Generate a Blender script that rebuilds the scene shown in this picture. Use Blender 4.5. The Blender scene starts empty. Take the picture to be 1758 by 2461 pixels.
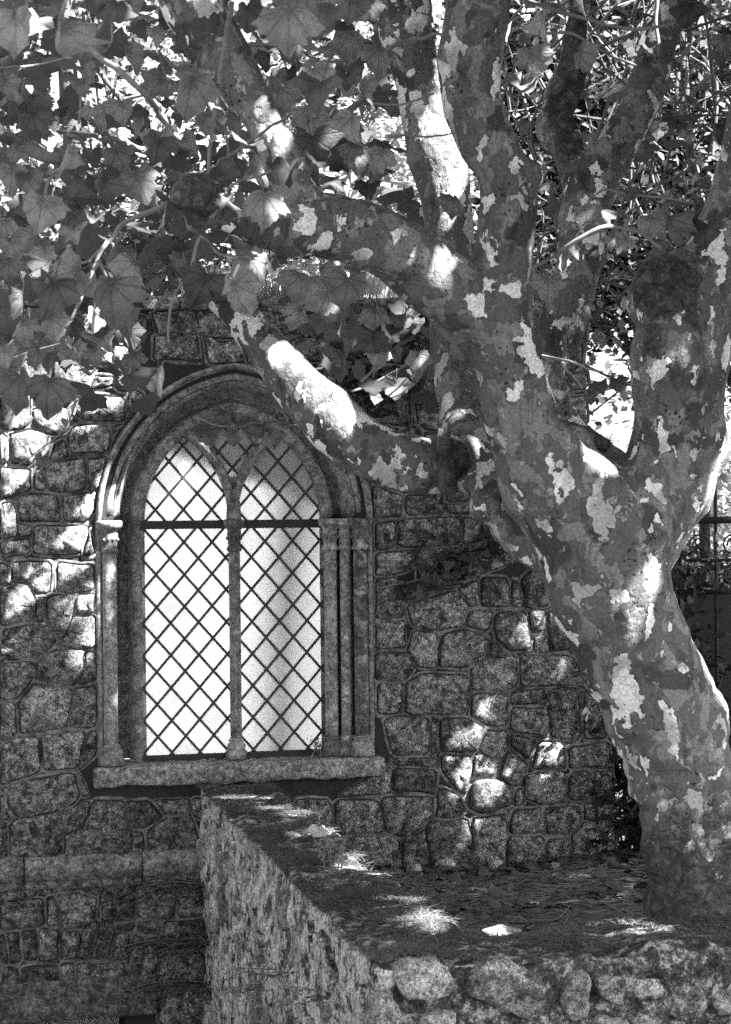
import bpy, bmesh, math, random
import numpy as np
from mathutils import Vector, Matrix, noise, Euler

random.seed(7)
rng = np.random.default_rng(7)
C = bpy.context.scene.collection
R = math.radians

# ------------------------------------------------------------------ camera
PW, PH, FOC = 1758.0, 2461.0, 4438.0        # picture size and focal length in picture units
CX, HY, ROLL = 879.0, 1261.0, R(0.6)        # principal column, horizon row, camera roll
CAMZ = 4.0                                  # eye height above the sunken ground
K = 1.0825
cam_d = bpy.data.cameras.new("Camera"); cam = bpy.data.objects.new("Camera", cam_d); C.objects.link(cam)
cam.location = (0, 0, CAMZ); cam.rotation_euler = (math.pi / 2, ROLL, 0)
cam_d.sensor_fit = 'HORIZONTAL'; cam_d.sensor_width = 36; cam_d.lens = FOC / PW * 36
cam_d.shift_y = (HY - 1230.5) / PW
cam_d.clip_start = 0.1; cam_d.clip_end = 1000
cam_d.dof.use_dof = True; cam_d.dof.focus_distance = 9.6; cam_d.dof.aperture_fstop = 9.0
sc = bpy.context.scene; sc.camera = cam

# ------------------------------------------------------------------ sky, sun, exposure
SUN_EL, SUN_B = R(50), R(24)                # elevation; how far the sun stands on the viewer's side of due right
S = np.array([math.cos(SUN_EL) * math.cos(SUN_B), -math.cos(SUN_EL) * math.sin(SUN_B), math.sin(SUN_EL)])
world = bpy.data.worlds.new("World"); sc.world = world; world.use_nodes = True
wn = world.node_tree; bg = wn.nodes["Background"]
sky = wn.nodes.new("ShaderNodeTexSky"); sky.sky_type = 'NISHITA'; sky.sun_disc = False
sky.sun_elevation = SUN_EL; sky.sun_rotation = math.atan2(S[0], S[1]); sky.dust_density = 3.0
bw = wn.nodes.new("ShaderNodeRGBToBW")      # the photograph is black and white
wn.links.new(sky.outputs[0], bw.inputs[0]); wn.links.new(bw.outputs[0], bg.inputs[0])
bg.inputs[1].default_value = 0.05
sl = bpy.data.lights.new("sun", 'SUN'); sl.energy = 5.0; sl.angle = R(0.5); sl.color = (1, 1, 1)
so = bpy.data.objects.new("sun", sl); C.objects.link(so)
so.rotation_euler = Vector(-S).to_track_quat('-Z', 'Y').to_euler()
vs = sc.view_settings; vs.view_transform = 'Standard'; vs.look = 'None'; vs.gamma = 1; vs.use_curve_mapping = False
vs.exposure = 3.7
sc.cycles.use_denoising = False; sc.cycles.use_adaptive_sampling = False
sc.cycles.max_bounces = 6; sc.cycles.transparent_max_bounces = 6

# ------------------------------------------------------------------ geometry of the place
def ray(px, py):
    dx, dy = px - CX, py - HY; c, s = math.cos(ROLL), math.sin(ROLL)
    return np.array([(dx * c - dy * s) / FOC, 1.0, -(dx * s + dy * c) / FOC])
def P(px, py, d):                           # a point at depth d
    p = ray(px, py) * d; p[2] += CAMZ; return p
def PD(x, y, d): return P(x * K, y * K, d)
def proj(p):
    p = np.asarray(p, float); y = np.maximum(p[..., 1], 1e-3)
    a = p[..., 0] / y * FOC; b = -(p[..., 2] - CAMZ) / y * FOC; c, s = math.cos(ROLL), math.sin(ROLL)
    return (CX + a * c + b * s) / K, (HY - a * s + b * c) / K
AW = R(12.8)
DU = np.array([math.cos(AW), math.sin(AW), 0.0]); DN = np.array([math.sin(AW), -math.cos(AW), 0.0])
O = ray(568, 1253) * 11.5; O[2] = 0.0
def WP(u, z, w=0.0):                        # wall frame: u along the wall, z up, w out of the wall
    p = O + DU * u + DN * w; return (p[0], p[1], z)
def wuv(px, py, w=0.0):
    d = ray(px, py); t = ((O + DN * w) @ DN) / (d[:2] @ DN[:2])
    p = d * t; return ((p[:2] - O[:2]) @ DU[:2], p[2] + CAMZ)
def fr(p):                                  # world -> (u, v)
    q = np.asarray(p)[..., :2] - O[:2]; return q @ DU[:2], q @ DN[:2]
ZW = CAMZ - 1.59                            # top of the low wall
UL, UR, VF, LT = wuv(482, 1878)[0], wuv(650, 1884)[0], 4.85, 0.43
ULOW, UEND, UEND2 = -6.0, wuv(1410, 1000)[0], wuv(1478, 1800)[0]
ZTOP = CAMZ + 1.36
def ground_h(u, v):
    if u > UL + 0.2 and -0.3 < v < VF - 0.2: return CAMZ - 2.2 + 0.36 * min(max(v, 0) / 4.4, 1) + 0.02 * math.sin(3 * u + v)
    if v >= VF - 0.2: 
        t = min(max((u - UL + 1.2) / 1.2, 0), 1); return (CAMZ - 4.0) + t * 1.75
    return CAMZ - 4.0

# ------------------------------------------------------------------ helpers
def link(name, me, m=None, parent=None):
    o = bpy.data.objects.new(name, me); C.objects.link(o)
    if m is not None and not me.materials: me.materials.append(m)
    if parent: o.parent = parent
    return o
def mesh(name, v, f, smooth=True):
    me = bpy.data.meshes.new(name); me.from_pydata([tuple(map(float, p)) for p in v], [], f); me.update()
    if smooth: me.polygons.foreach_set("use_smooth", [True] * len(me.polygons))
    return me
def fastmesh(name, v, f, smooth=False):     # numpy arrays, every face with the same number of corners
    v = np.asarray(v, np.float32); f = np.asarray(f, np.int32); n = f.shape[1]
    me = bpy.data.meshes.new(name); me.vertices.add(len(v)); me.vertices.foreach_set("co", v.ravel())
    me.loops.add(f.size); me.loops.foreach_set("vertex_index", f.ravel())
    me.polygons.add(len(f)); me.polygons.foreach_set("loop_start", np.arange(0, f.size, n, dtype=np.int32))
    me.polygons.foreach_set("loop_total", np.full(len(f), n, np.int32))
    me.update(calc_edges=True)
    if smooth: me.polygons.foreach_set("use_smooth", np.ones(len(f), bool))
    return me
def empty(name, loc=(0, 0, 0)):
    o = bpy.data.objects.new(name, None); C.objects.link(o); o.location = loc; o.empty_display_size = 0.1; return o
def tag(o, label=None, cat=None, group=None, kind=None):
    if label: o["label"] = label
    if cat: o["category"] = cat
    if group: o["group"] = group
    if kind: o["kind"] = kind
    return o
def recalc(me):
    bm = bmesh.new(); bm.from_mesh(me); bmesh.ops.recalc_face_normals(bm, faces=bm.faces); bm.to_mesh(me); bm.free(); return me
def nz(p, s, seed=0.0): return noise.noise(Vector((p[0] * s + seed, p[1] * s + seed * 0.7, p[2] * s - seed)))
def chaikin(pts, it=1, r=0.25):
    pts = [np.asarray(p, float) for p in pts]
    for _ in range(it):
        q = []
        for i in range(len(pts)):
            a, b = pts[i], pts[(i + 1) % len(pts)]
            q += [a * (1 - r) + b * r, a * r + b * (1 - r)]
        pts = q
    return pts
def area2(poly): return sum(poly[i][0] * poly[(i + 1) % len(poly)][1] - poly[(i + 1) % len(poly)][0] * poly[i][1] for i in range(len(poly)))
def catmull(pts, step=0.04):
    pts = [np.asarray(p, float) for p in pts]; ext = [2 * pts[0] - pts[1]] + pts + [2 * pts[-1] - pts[-2]]; out = []
    for i in range(1, len(ext) - 2):
        a, b, c, d = ext[i - 1:i + 3]; n = max(2, int(np.linalg.norm((c - b)[:3]) / step))
        for k in range(n):
            t = k / n
            out.append(0.5 * (2 * b + (c - a) * t + (2 * a - 5 * b + 4 * c - d) * t * t + (3 * b - a - 3 * c + d) * t ** 3))
    out.append(pts[-1]); return out
def tube(V, Fc, pts, n=8, cap=True, rough=0.0, seed=0.0):   # pts: (x, y, z, r)
    base = len(V); m = len(pts); up = Vector((0.3, 0.9, 0.2)).normalized()
    for i, p in enumerate(pts):
        a = pts[max(i - 1, 0)]; b = pts[min(i + 1, m - 1)]
        t = Vector((b[0] - a[0], b[1] - a[1], b[2] - a[2])); t = t.normalized() if t.length > 1e-9 else Vector((0, 0, 1))
        x = up - t * up.dot(t); x = x.normalized() if x.length > 1e-4 else t.orthogonal().normalized()
        up = x; y = t.cross(x)
        for k in range(n):
            g = 2 * math.pi * k / n; q = (x * math.cos(g) + y * math.sin(g)); r = p[3]
            if rough: r *= 1 + rough * noise.noise(Vector((p[0] * 7 + q.x * 1.3 + seed, p[1] * 7 + q.y * 1.3, p[2] * 7 + q.z * 1.3)))
            V.append((p[0] + q.x * r, p[1] + q.y * r, p[2] + q.z * r))
    for i in range(m - 1):
        for k in range(n):
            k2 = (k + 1) % n
            Fc.append((base + i * n + k, base + i * n + k2, base + (i + 1) * n + k2, base + (i + 1) * n + k))
    if cap:
        Fc.append(tuple(base + k for k in reversed(range(n)))); Fc.append(tuple(base + (m - 1) * n + k for k in range(n)))
def remesh(me, voxel, smooth_it):
    o = bpy.data.objects.new("tmp", me); C.objects.link(o)
    r = o.modifiers.new("r", 'REMESH'); r.mode = 'VOXEL'; r.voxel_size = voxel
    if smooth_it:
        s = o.modifiers.new("s", 'SMOOTH'); s.factor = 0.5; s.iterations = smooth_it
    dg = bpy.context.evaluated_depsgraph_get(); dg.update()
    out = bpy.data.meshes.new_from_object(o.evaluated_get(dg)); bpy.data.objects.remove(o)
    out.polygons.foreach_set("use_smooth", [True] * len(out.polygons)); return out
def box(V, Fc, a, b, fn=lambda x, y, z: (x, y, z)):
    s = len(V)
    for x in (a[0], b[0]):
        for y in (a[1], b[1]):
            for z in (a[2], b[2]): V.append(fn(x, y, z))
    for q in ((0, 1, 3, 2), (4, 6, 7, 5), (0, 4, 5, 1), (2, 3, 7, 6), (0, 2, 6, 4), (1, 5, 7, 3)): Fc.append(tuple(s + i for i in q))

# ------------------------------------------------------------------ materials (all neutral: a black-and-white picture)
class NT:
    def __init__(s, name):
        s.m = bpy.data.materials.new(name); s.m.use_nodes = True; s.t = s.m.node_tree; s.n = s.t.nodes
        s.b = s.n["Principled BSDF"]; s.out = s.n["Material Output"]; s.b.inputs["Specular IOR Level"].default_value = 0.25
        s.co = s.n.new("ShaderNodeTexCoord").outputs["Object"]
    def l(s, a, b): s.t.links.new(a, b)
    def val(s, x, inp):
        if hasattr(x, "links"): s.l(x, inp)
        else: inp.default_value = x
    def mapping(s, scale=(1, 1, 1), loc=(0, 0, 0), rot=(0, 0, 0), co=None):
        m = s.n.new("ShaderNodeMapping"); m.inputs["Scale"].default_value = scale; m.inputs["Location"].default_value = loc; m.inputs["Rotation"].default_value = rot
        s.l(co or s.co, m.inputs[0]); return m.outputs[0]
    def noise(s, scale, detail=4, rough=0.55, dist=0.0, co=None):
        t = s.n.new("ShaderNodeTexNoise"); t.inputs["Scale"].default_value = scale; t.inputs["Detail"].default_value = detail
        t.inputs["Roughness"].default_value = rough; t.inputs["Distortion"].default_value = dist; s.l(co or s.co, t.inputs["Vector"]); return t.outputs["Fac"]
    def voro(s, scale, co=None, feature='F1', out="Distance"):
        t = s.n.new("ShaderNodeTexVoronoi"); t.feature = feature; t.inputs["Scale"].default_value = scale; s.l(co or s.co, t.inputs["Vector"]); return t.outputs[out]
    def ramp(s, x, stops, interp='LINEAR'):
        r = s.n.new("ShaderNodeValToRGB"); r.color_ramp.interpolation = interp; e = r.color_ramp.elements
        while len(e) < len(stops): e.new(0.5)
        for k, (p, c) in enumerate(stops): e[k].position = p; e[k].color = (c, c, c, 1)
        s.l(x, r.inputs[0]); return r.outputs[0]
    def math(s, op, a, b=0.0, c=None):
        m = s.n.new("ShaderNodeMath"); m.operation = op; s.val(a, m.inputs[0]); s.val(b, m.inputs[1])
        if c is not None: s.val(c, m.inputs[2])
        return m.outputs[0]
    def mix(s, f, a, b):                    # scalar greys
        m = s.n.new("ShaderNodeMix"); m.data_type = 'FLOAT'; s.val(f, m.inputs[0]); s.val(a, m.inputs[2]); s.val(b, m.inputs[3]); return m.outputs[0]
    def warp(s, amount, scale):             # distorted coordinates
        t = s.n.new("ShaderNodeTexNoise"); t.inputs["Scale"].default_value = scale; t.inputs["Detail"].default_value = 3; s.l(s.co, t.inputs["Vector"])
        a = s.n.new("ShaderNodeVectorMath"); a.operation = 'MULTIPLY_ADD'; a.inputs[1].default_value = (amount,) * 3; s.l(t.outputs["Color"], a.inputs[0]); s.l(s.co, a.inputs[2]); return a.outputs[0]
    def rnd(s): return s.n.new("ShaderNodeObjectInfo").outputs["Random"]
    def nrmz(s):
        g = s.n.new("ShaderNodeNewGeometry"); x = s.n.new("ShaderNodeSeparateXYZ"); s.l(g.outputs["Normal"], x.inputs[0]); return x.outputs["Z"]
    def finish(s, col, rough=0.9, bump=None, dist=0.01, strength=1.0):
        s.val(col, s.b.inputs["Base Color"]) if hasattr(col, "links") else setattr(s.b.inputs["Base Color"], "default_value", (col, col, col, 1))
        s.val(rough, s.b.inputs["Roughness"])
        if bump is not None:
            b = s.n.new("ShaderNodeBump"); b.inputs["Strength"].default_value = strength; b.inputs["Distance"].default_value = dist; s.l(bump, b.inputs["Height"]); s.l(b.outputs[0], s.b.inputs["Normal"])
        return s.m

def stone_mat(name, lo=0.05, hi=0.2, lichen=0.4, amount=0.5, spot=9.0, bumpd=0.02, gritty=1.0):
    t = NT(name)
    ad = t.n.new('ShaderNodeVectorMath'); ad.operation = 'ADD'; t.l(t.co, ad.inputs[0]); t.l(t.math('MULTIPLY', t.rnd(), 60.0), ad.inputs[1]); t.co = ad.outputs[0]
    w = t.warp(0.06, 14); r2 = t.math('FRACT', t.math('MULTIPLY', t.rnd(), 17.3))
    big = t.noise(4.0, 5, 0.65); grain = t.noise(48, 6, 0.8); mid = t.noise(17, 5, 0.7, 0.6)
    base = t.mix(t.ramp(mid, [(0.4, 0.0), (0.6, 1.0)]), lo, hi)
    base = t.math('MULTIPLY', base, t.math('MULTIPLY_ADD', t.rnd(), 1.1, 0.5))
    base = t.math('MULTIPLY', base, t.ramp(grain, [(0.38, 0.4), (0.62, 1.3)]))
    # crusts of pale lichen: round spots with uneven edges
    d1 = t.voro(spot, w); c1 = t.voro(spot, w, out="Color")
    sx = t.n.new("ShaderNodeSeparateColor"); t.l(c1, sx.inputs[0])
    rad = t.math('MULTIPLY_ADD', sx.outputs[0], 0.42, -0.42 * (1 - amount))
    s1 = t.ramp(t.math('SUBTRACT', rad, d1), [(0.0, 0.0), (0.03, 1.0)])
    d2 = t.voro(spot * 3.1, w); c2 = t.voro(spot * 3.1, w, out="Color")
    sx2 = t.n.new("ShaderNodeSeparateColor"); t.l(c2, sx2.inputs[0])
    s2 = t.ramp(t.math('SUBTRACT', t.math('MULTIPLY_ADD', sx2.outputs[1], 0.5, -0.5 * (1 - amount * 0.8)), d2), [(0.0, 0.0), (0.06, 1.0)])
    crust = t.ramp(t.noise(9, 6, 0.75, 0.3), [(0.56 - 0.1 * amount, 0.0), (0.63 - 0.1 * amount, 1.0)])
    sp = t.math('MAXIMUM', t.math('MAXIMUM', s1, s2), t.math('MULTIPLY', crust, 0.75))
    sp = t.math('MULTIPLY', sp, t.math('MULTIPLY', t.ramp(big, [(0.36, 0.15), (0.58, 1.0)]), t.math('MULTIPLY_ADD', r2, 0.75, 0.3)))
    tone = t.math('MULTIPLY', t.ramp(t.noise(34, 6, 0.8), [(0.38, 0.35), (0.58, 1.1)]), lichen)
    col = t.mix(sp, base, tone)
    grit = t.noise(105, 3, 0.7); col = t.math('MULTIPLY', col, t.ramp(grit, [(0.4, 1 - 0.45 * gritty), (0.52, 1.0), (0.64, 1 + 0.5 * gritty)]))
    pit = t.noise(26, 6, 0.85, 0.4); col = t.math('MULTIPLY', col, t.ramp(pit, [(0.38, 1 - 0.6 * gritty), (0.45, 1.0)]))
    h = t.math('ADD', t.math('MULTIPLY', mid, 0.9), t.math('ADD', t.math('MULTIPLY', grain, 0.6), t.math('MULTIPLY', t.ramp(pit, [(0.38, 0.0), (0.48, 1.0)]), 0.5)))
    return t.finish(col, 0.92, h, bumpd, 1.0)

M = {}
M['stone'] = stone_mat('rubble_stone', 0.07, 0.35, 0.55, 0.58, 9, 0.035)
M['dressed'] = stone_mat('dressed_stone', 0.1, 0.21, 0.5, 0.5, 12, 0.004, 0.35)
M['sill'] = stone_mat('sill_stone', 0.09, 0.22, 0.4, 0.5, 9, 0.01, 0.5)
M['rock'] = stone_mat('loose_rock', 0.2, 0.4, 0.5, 0.4, 20, 0.01)
M['crust'] = stone_mat('lichened_stone', 0.16, 0.34, 0.62, 0.85, 4, 0.02, 0.7)
M['stone_lichen_sunlit'] = stone_mat('sunlit_lichen_stone', 0.09, 0.38, 0.6, 0.7, 8, 0.04)  # more lichen, plus sunlight on the upper left wall painted as paler tone
t = NT('mortar'); M['mortar'] = t.finish(t.mix(t.ramp(t.noise(9, 7, 0.8), [(0.4, 0), (0.62, 1)]), 0.035, 0.22), 0.95, t.noise(70, 4, 0.7), 0.006)
t = NT('mortar_bed'); M['bed'] = t.finish(t.mix(t.noise(20, 5, 0.7), 0.008, 0.04), 0.95, t.noise(60, 4, 0.7), 0.01)

def bark_mat():
    t = NT('plane_bark'); w = t.warp(0.06, 22)
    n1 = t.noise(9.4, 3.0, 0.5, 0.15, t.mapping((1, 1, 0.72), (3, 1, 5), co=w)); n2 = t.noise(9.0, 2.5, 0.5, 0.3, t.mapping((1, 1, 0.8), (13, 7, 2), co=w)); n3 = t.noise(5, 2.5, 0.5, 0.3, t.mapping((1, 1, 0.8), (31, 17, 9), co=w))
    fine = t.noise(85, 4, 0.65); mid = t.noise(18, 5, 0.6)
    ya = t.n.new('ShaderNodeAttribute'); ya.attribute_name = 'young_bark'; n1 = t.math('MULTIPLY_ADD', ya.outputs['Fac'], 0.04, n1); pale = t.ramp(n1, [(0.588, 0), (0.594, 1)]); ring_ = t.ramp(n1, [(0.555, 0), (0.585, 1)]); grey = t.ramp(n2, [(0.52, 0), (0.545, 1)]); dark = t.ramp(n3, [(0.585, 0), (0.61, 1)])
    v = t.voro(42, t.warp(0.02, 30)); spk = t.math('MULTIPLY', t.ramp(v, [(0.2, 1), (0.34, 0)]), t.ramp(t.noise(5, 3), [(0.56, 0), (0.62, 1)]))
    col = t.mix(grey, 0.1, 0.175); col = t.mix(dark, col, 0.055)
    col = t.mix(t.math('MULTIPLY', t.ramp(mid, [(0.52, 0), (0.72, 1)]), 0.5), col, 0.03)
    fl = t.noise(24, 3, 0.55, 0.2, t.mapping((1, 1, 0.6), (5, 9, 1), co=w)); col = t.mix(t.ramp(fl, [(0.635, 0), (0.65, 1)]), col, 0.26)
    strk = t.noise(16, 5, 0.7, 0.3, t.mapping((1, 1, 0.22), (2, 4, 8))); col = t.math('MULTIPLY', col, t.ramp(strk, [(0.34, 0.55), (0.46, 1.03)]))
    col = t.math('MULTIPLY', col, t.math('MULTIPLY_ADD', ring_, -0.3, 1.0))
    col = t.mix(spk, col, 0.02); col = t.mix(pale, col, t.mix(t.ramp(t.noise(4, 2), [(0.42, 0), (0.5, 1)]), 0.34, 0.66))
    col = t.math('MULTIPLY', col, t.ramp(fine, [(0.3, 0.6), (0.7, 1.25)]))
    at = t.n.new("ShaderNodeAttribute"); at.attribute_name = 'old_bark'
    of = t.ramp(t.math('ADD', at.outputs["Fac"], t.math('MULTIPLY_ADD', t.noise(11, 5, 0.7), 0.9, -0.45)), [(0.42, 0), (0.52, 1)])
    rough_n = t.noise(22, 6, 0.75, 0.6)
    col = t.mix(of, col, t.math('MULTIPLY', t.ramp(rough_n, [(0.36, 0.02), (0.52, 0.07), (0.68, 0.2)]), 1.0))
    mid = t.mix(of, mid, t.math('MULTIPLY', rough_n, 3.0))
    h = t.math('ADD', t.math('MULTIPLY', mid, 0.8), t.math('MULTIPLY', t.math('ADD', pale, t.math('MULTIPLY', grey, 0.6)), -0.45))
    h = t.math('ADD', h, t.math('MULTIPLY', fine, 0.12))
    h = t.math('ADD', h, t.math('MULTIPLY', strk, 0.5)); return t.finish(col, 0.8, h, 0.016, 1.0)
M['bark'] = bark_mat()
t = NT('rough_bark'); M['rbark'] = t.finish(t.mix(t.ramp(t.noise(16, 6, 0.75, 0.5), [(0.35, 0), (0.7, 1)]), 0.03, 0.2), 0.95, t.noise(24, 6, 0.75, 0.5), 0.05)
t = NT('dark_bark'); M['dbark'] = t.finish(t.mix(t.noise(9, 5, 0.7, co=t.mapping((1, 1, 3))), 0.02, 0.12), 0.95, t.noise(20, 5, 0.7, co=t.mapping((1, 1, 4))), 0.03)
t = NT('twig'); M['twig'] = t.finish(t.mix(t.noise(30, 3), 0.07, 0.22), 0.85)
t = NT('dry_twig'); M['drytwig'] = t.finish(t.mix(t.noise(6, 3), 0.02, 0.14), 0.85)

def leaf_mat(name, lo, hi, trans, gloss=0.5, veins=False):
    t = NT(name); r = t.rnd(); n = t.noise(14, 4, 0.6)
    col = t.math('MULTIPLY', t.mix(r, lo, hi), t.ramp(n, [(0.3, 0.8), (0.7, 1.15)]))
    big = t.noise(2.3, 1); col = t.math('MULTIPLY', col, t.ramp(big, [(0.35, 0.75), (0.65, 1.2)]))
    hgt = t.noise(30, 3)
    if veins:
        sp = t.n.new("ShaderNodeSeparateXYZ"); t.l(t.co, sp.inputs[0]); ax = t.math('ABSOLUTE', sp.outputs[0]); dy = t.math('SUBTRACT', 0.24, sp.outputs[1]); vd = ax
        for a_ in (38, 78, 112): vd = t.math('MINIMUM', vd, t.math('ABSOLUTE', t.math('SUBTRACT', t.math('MULTIPLY', ax, math.cos(R(a_))), t.math('MULTIPLY', dy, math.sin(R(a_))))))
        vf = t.ramp(vd, [(0.004, 1), (0.018, 0)]); col = t.math('MULTIPLY', col, t.math('MULTIPLY_ADD', vf, 0.12, 1.0)); hgt = t.math('ADD', hgt, t.math('MULTIPLY', vf, -1.5))
    t.finish(col, gloss, hgt, 0.004)
    tr = t.n.new("ShaderNodeBsdfTranslucent"); t.l(t.math('MULTIPLY', col, 1.5), tr.inputs[0])
    mx = t.n.new("ShaderNodeMixShader"); mx.inputs[0].default_value = trans
    t.l(t.b.outputs[0], mx.inputs[1]); t.l(tr.outputs[0], mx.inputs[2]); t.l(mx.outputs[0], t.out.inputs[0]); return t.m
M['leaf'] = leaf_mat('plane_leaf', 0.045, 0.22, 0.4, 0.55, True)
M['leaf2'] = leaf_mat('plane_leaf_mass', 0.06, 0.2, 0.42, 0.55)
M['leafmass'] = leaf_mat('canopy_leaf', 0.12, 0.2, 0.25)
M['bgleaf'] = leaf_mat('sunlit_leaf', 0.16, 0.3, 0.35)
M['darkleaf'] = leaf_mat('evergreen_leaf', 0.02, 0.05, 0.12, 0.45)
M['dryleaf'] = leaf_mat('dry_leaf', 0.22, 0.4, 0.2, 0.8)
M['litter'] = leaf_mat('leaf_litter', 0.02, 0.11, 0.05, 0.9)
M['moss'] = leaf_mat('moss_fibre', 0.03, 0.12, 0.15, 0.9)

t = NT('ground_soil'); M['soil'] = t.finish(t.mix(t.ramp(t.noise(9, 7, 0.75), [(0.35, 0), (0.7, 1)]), 0.02, 0.11), 1.0, t.noise(30, 6, 0.75), 0.04)
t = NT('bounce_gravel'); M['gravel'] = t.finish(t.mix(t.noise(14, 6, 0.7), 0.3, 0.55), 1.0, t.noise(40, 5, 0.7), 0.02)

def lowwall_mat(name='weathered_render', stops=None):
    t = NT(name); w = t.warp(0.04, 12)
    st = t.noise(8, 5, 0.7, 0.0, t.mapping((1, 1, 0.8))); st2 = t.noise(26, 5, 0.8, 0.0, t.mapping((1, 1, 0.8))); pat = t.noise(13, 7, 0.78, 0.6)
    fine = t.noise(75, 4, 0.7)
    side = t.math('ADD', t.math('MULTIPLY', st, 0.3), t.math('ADD', t.math('MULTIPLY', st2, 0.3), t.math('MULTIPLY', pat, 0.4)))
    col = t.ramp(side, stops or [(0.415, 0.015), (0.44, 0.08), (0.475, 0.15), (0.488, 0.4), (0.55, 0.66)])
    col = t.math('MULTIPLY', col, t.ramp(fine, [(0.38, 0.25), (0.56, 1.1)]))
    moss = t.ramp(t.math('ADD', t.nrmz(), t.math('MULTIPLY_ADD', t.noise(7, 6, 0.75), 1.1, -0.55)), [(0.5, 0), (0.66, 1)])
    top = t.ramp(t.noise(16, 7, 0.8), [(0.42, 0.012), (0.52, 0.06), (0.6, 0.34)])
    col = t.mix(moss, col, top)
    return t.finish(col, 0.95, t.math('ADD', side, t.math('MULTIPLY', fine, 0.25)), 0.04)
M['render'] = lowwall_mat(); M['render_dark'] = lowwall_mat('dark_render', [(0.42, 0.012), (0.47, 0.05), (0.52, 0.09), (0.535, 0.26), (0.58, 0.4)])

t = NT('wrought_iron'); M['iron'] = t.finish(t.mix(t.noise(30, 4), 0.008, 0.03), 0.6, t.noise(60, 3), 0.003)
t = NT('lead'); M['lead'] = t.finish(t.mix(t.noise(40, 4), 0.012, 0.04), 0.6, t.noise(50, 3), 0.003)
# obscured cathedral glass: pale, diffusing, with a fine reeded surface
t = NT('obscured_glass')
wv = t.n.new("ShaderNodeTexWave"); wv.inputs["Scale"].default_value = 26; t.l(t.mapping((1, 1, 0.0)), wv.inputs["Vector"])
wv2 = t.n.new("ShaderNodeTexWave"); wv2.bands_direction = 'Z'; wv2.inputs["Scale"].default_value = 26; t.l(t.co, wv2.inputs["Vector"])
t.finish(t.math('MULTIPLY', t.math('MULTIPLY_ADD', t.rnd(), 0.05, 0.82), t.ramp(t.noise(7, 4), [(0.3, 0.93), (0.7, 1.0)])), 0.28, t.math('ADD', wv.outputs["Fac"], wv2.outputs["Fac"]), 0.002, 0.35)
t.b.inputs["Specular IOR Level"].default_value = 0.5
tr = t.n.new("ShaderNodeBsdfTranslucent"); t.l(t.math('MULTIPLY', t.math('MULTIPLY_ADD', t.rnd(), 0.16, 0.5), t.ramp(t.noise(5, 5, 0.6), [(0.3, 0.85), (0.7, 1.0)])), tr.inputs[0])
mx = t.n.new("ShaderNodeMixShader"); mx.inputs[0].default_value = 0.7
t.l(t.b.outputs[0], mx.inputs[1]); t.l(tr.outputs[0], mx.inputs[2]); t.l(mx.outputs[0], t.out.inputs[0]); M['glass'] = t.m
t = NT('bounce_white'); M['white'] = t.finish(t.mix(t.noise(5, 5), 0.62, 0.8), 0.9, t.noise(30, 4), 0.01)

# ------------------------------------------------------------------ ground
xs = np.concatenate([np.linspace(-400, -12, 14), np.arange(-11, 11, 0.18), np.linspace(12, 400, 14)])
ys = np.concatenate([np.linspace(-400, -6, 14), np.arange(-5, 20, 0.18), np.linspace(21, 500, 16)])
gv, nx = [], len(xs)
for y in ys:
    for x in xs:
        u, v = fr((x, y)); near = abs(x) < 11.5 and -5.5 < y < 20.5
        z = ground_h(u, v) if near else CAMZ - 4.0
        if near: z += 0.03 * nz((x, y, 0), 1.3) + 0.02 * nz((x, y, 0), 5)
        gv.append((x, y, z))
gi = np.arange(len(xs) * len(ys)).reshape(len(ys), nx)
gf = np.stack([gi[:-1, :-1], gi[:-1, 1:], gi[1:, 1:], gi[1:, :-1]], -1).reshape(-1, 4)
tag(link('ground', fastmesh('ground', gv, gf, True), M['soil']), kind='structure')
# pale floor added unseen behind the chapel wall to bounce sun onto the panes
gr = mesh('bounce_floor', [WP(u, CAMZ - 2.6, w) for u, w in ((ULOW + 0.3, -0.5), (UEND - 0.1, -0.5), (UEND - 0.1, -7), (ULOW + 0.3, -7))], [(0, 1, 2, 3)])
tag(link('bounce_floor', gr, M['gravel']), kind='structure')

# ------------------------------------------------------------------ chapel: core wall with its openings
chapel = tag(empty('stone_chapel', WP(0, CAMZ - 4, 0)), 'old rubble stone chapel wall with a pointed lattice window', 'building')
bpy.context.view_layer.update()
CH_INV = Matrix.Translation(-chapel.location)
def cpart(name, me, m, parent=None):        # a part of the chapel, given in world coordinates
    o = link(name, me, m); o.parent = parent or chapel
    if parent is None: o.matrix_parent_inverse = CH_INV
    return o
HA, RISE, ZS, ZSILL = 0.562, 0.675, CAMZ + 0.03, CAMZ - 1.46
RA = (HA * HA + RISE * RISE) / (2 * HA); CA = RA - HA
def archline(o, zbot, n=22, jamb=6):        # left jamb, arch, right jamb, offset outwards by o
    r = RA + o; th = math.acos(-CA / r); L = []
    for k in range(jamb): L.append((-(HA + o), zbot + (ZS - zbot) * k / jamb))
    for k in range(n + 1):
        g = math.pi + (th - math.pi) * k / n; L.append((CA + r * math.cos(g), ZS + r * math.sin(g)))
    return L + [(-u, z) for u, z in reversed(L[:-1])]
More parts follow.
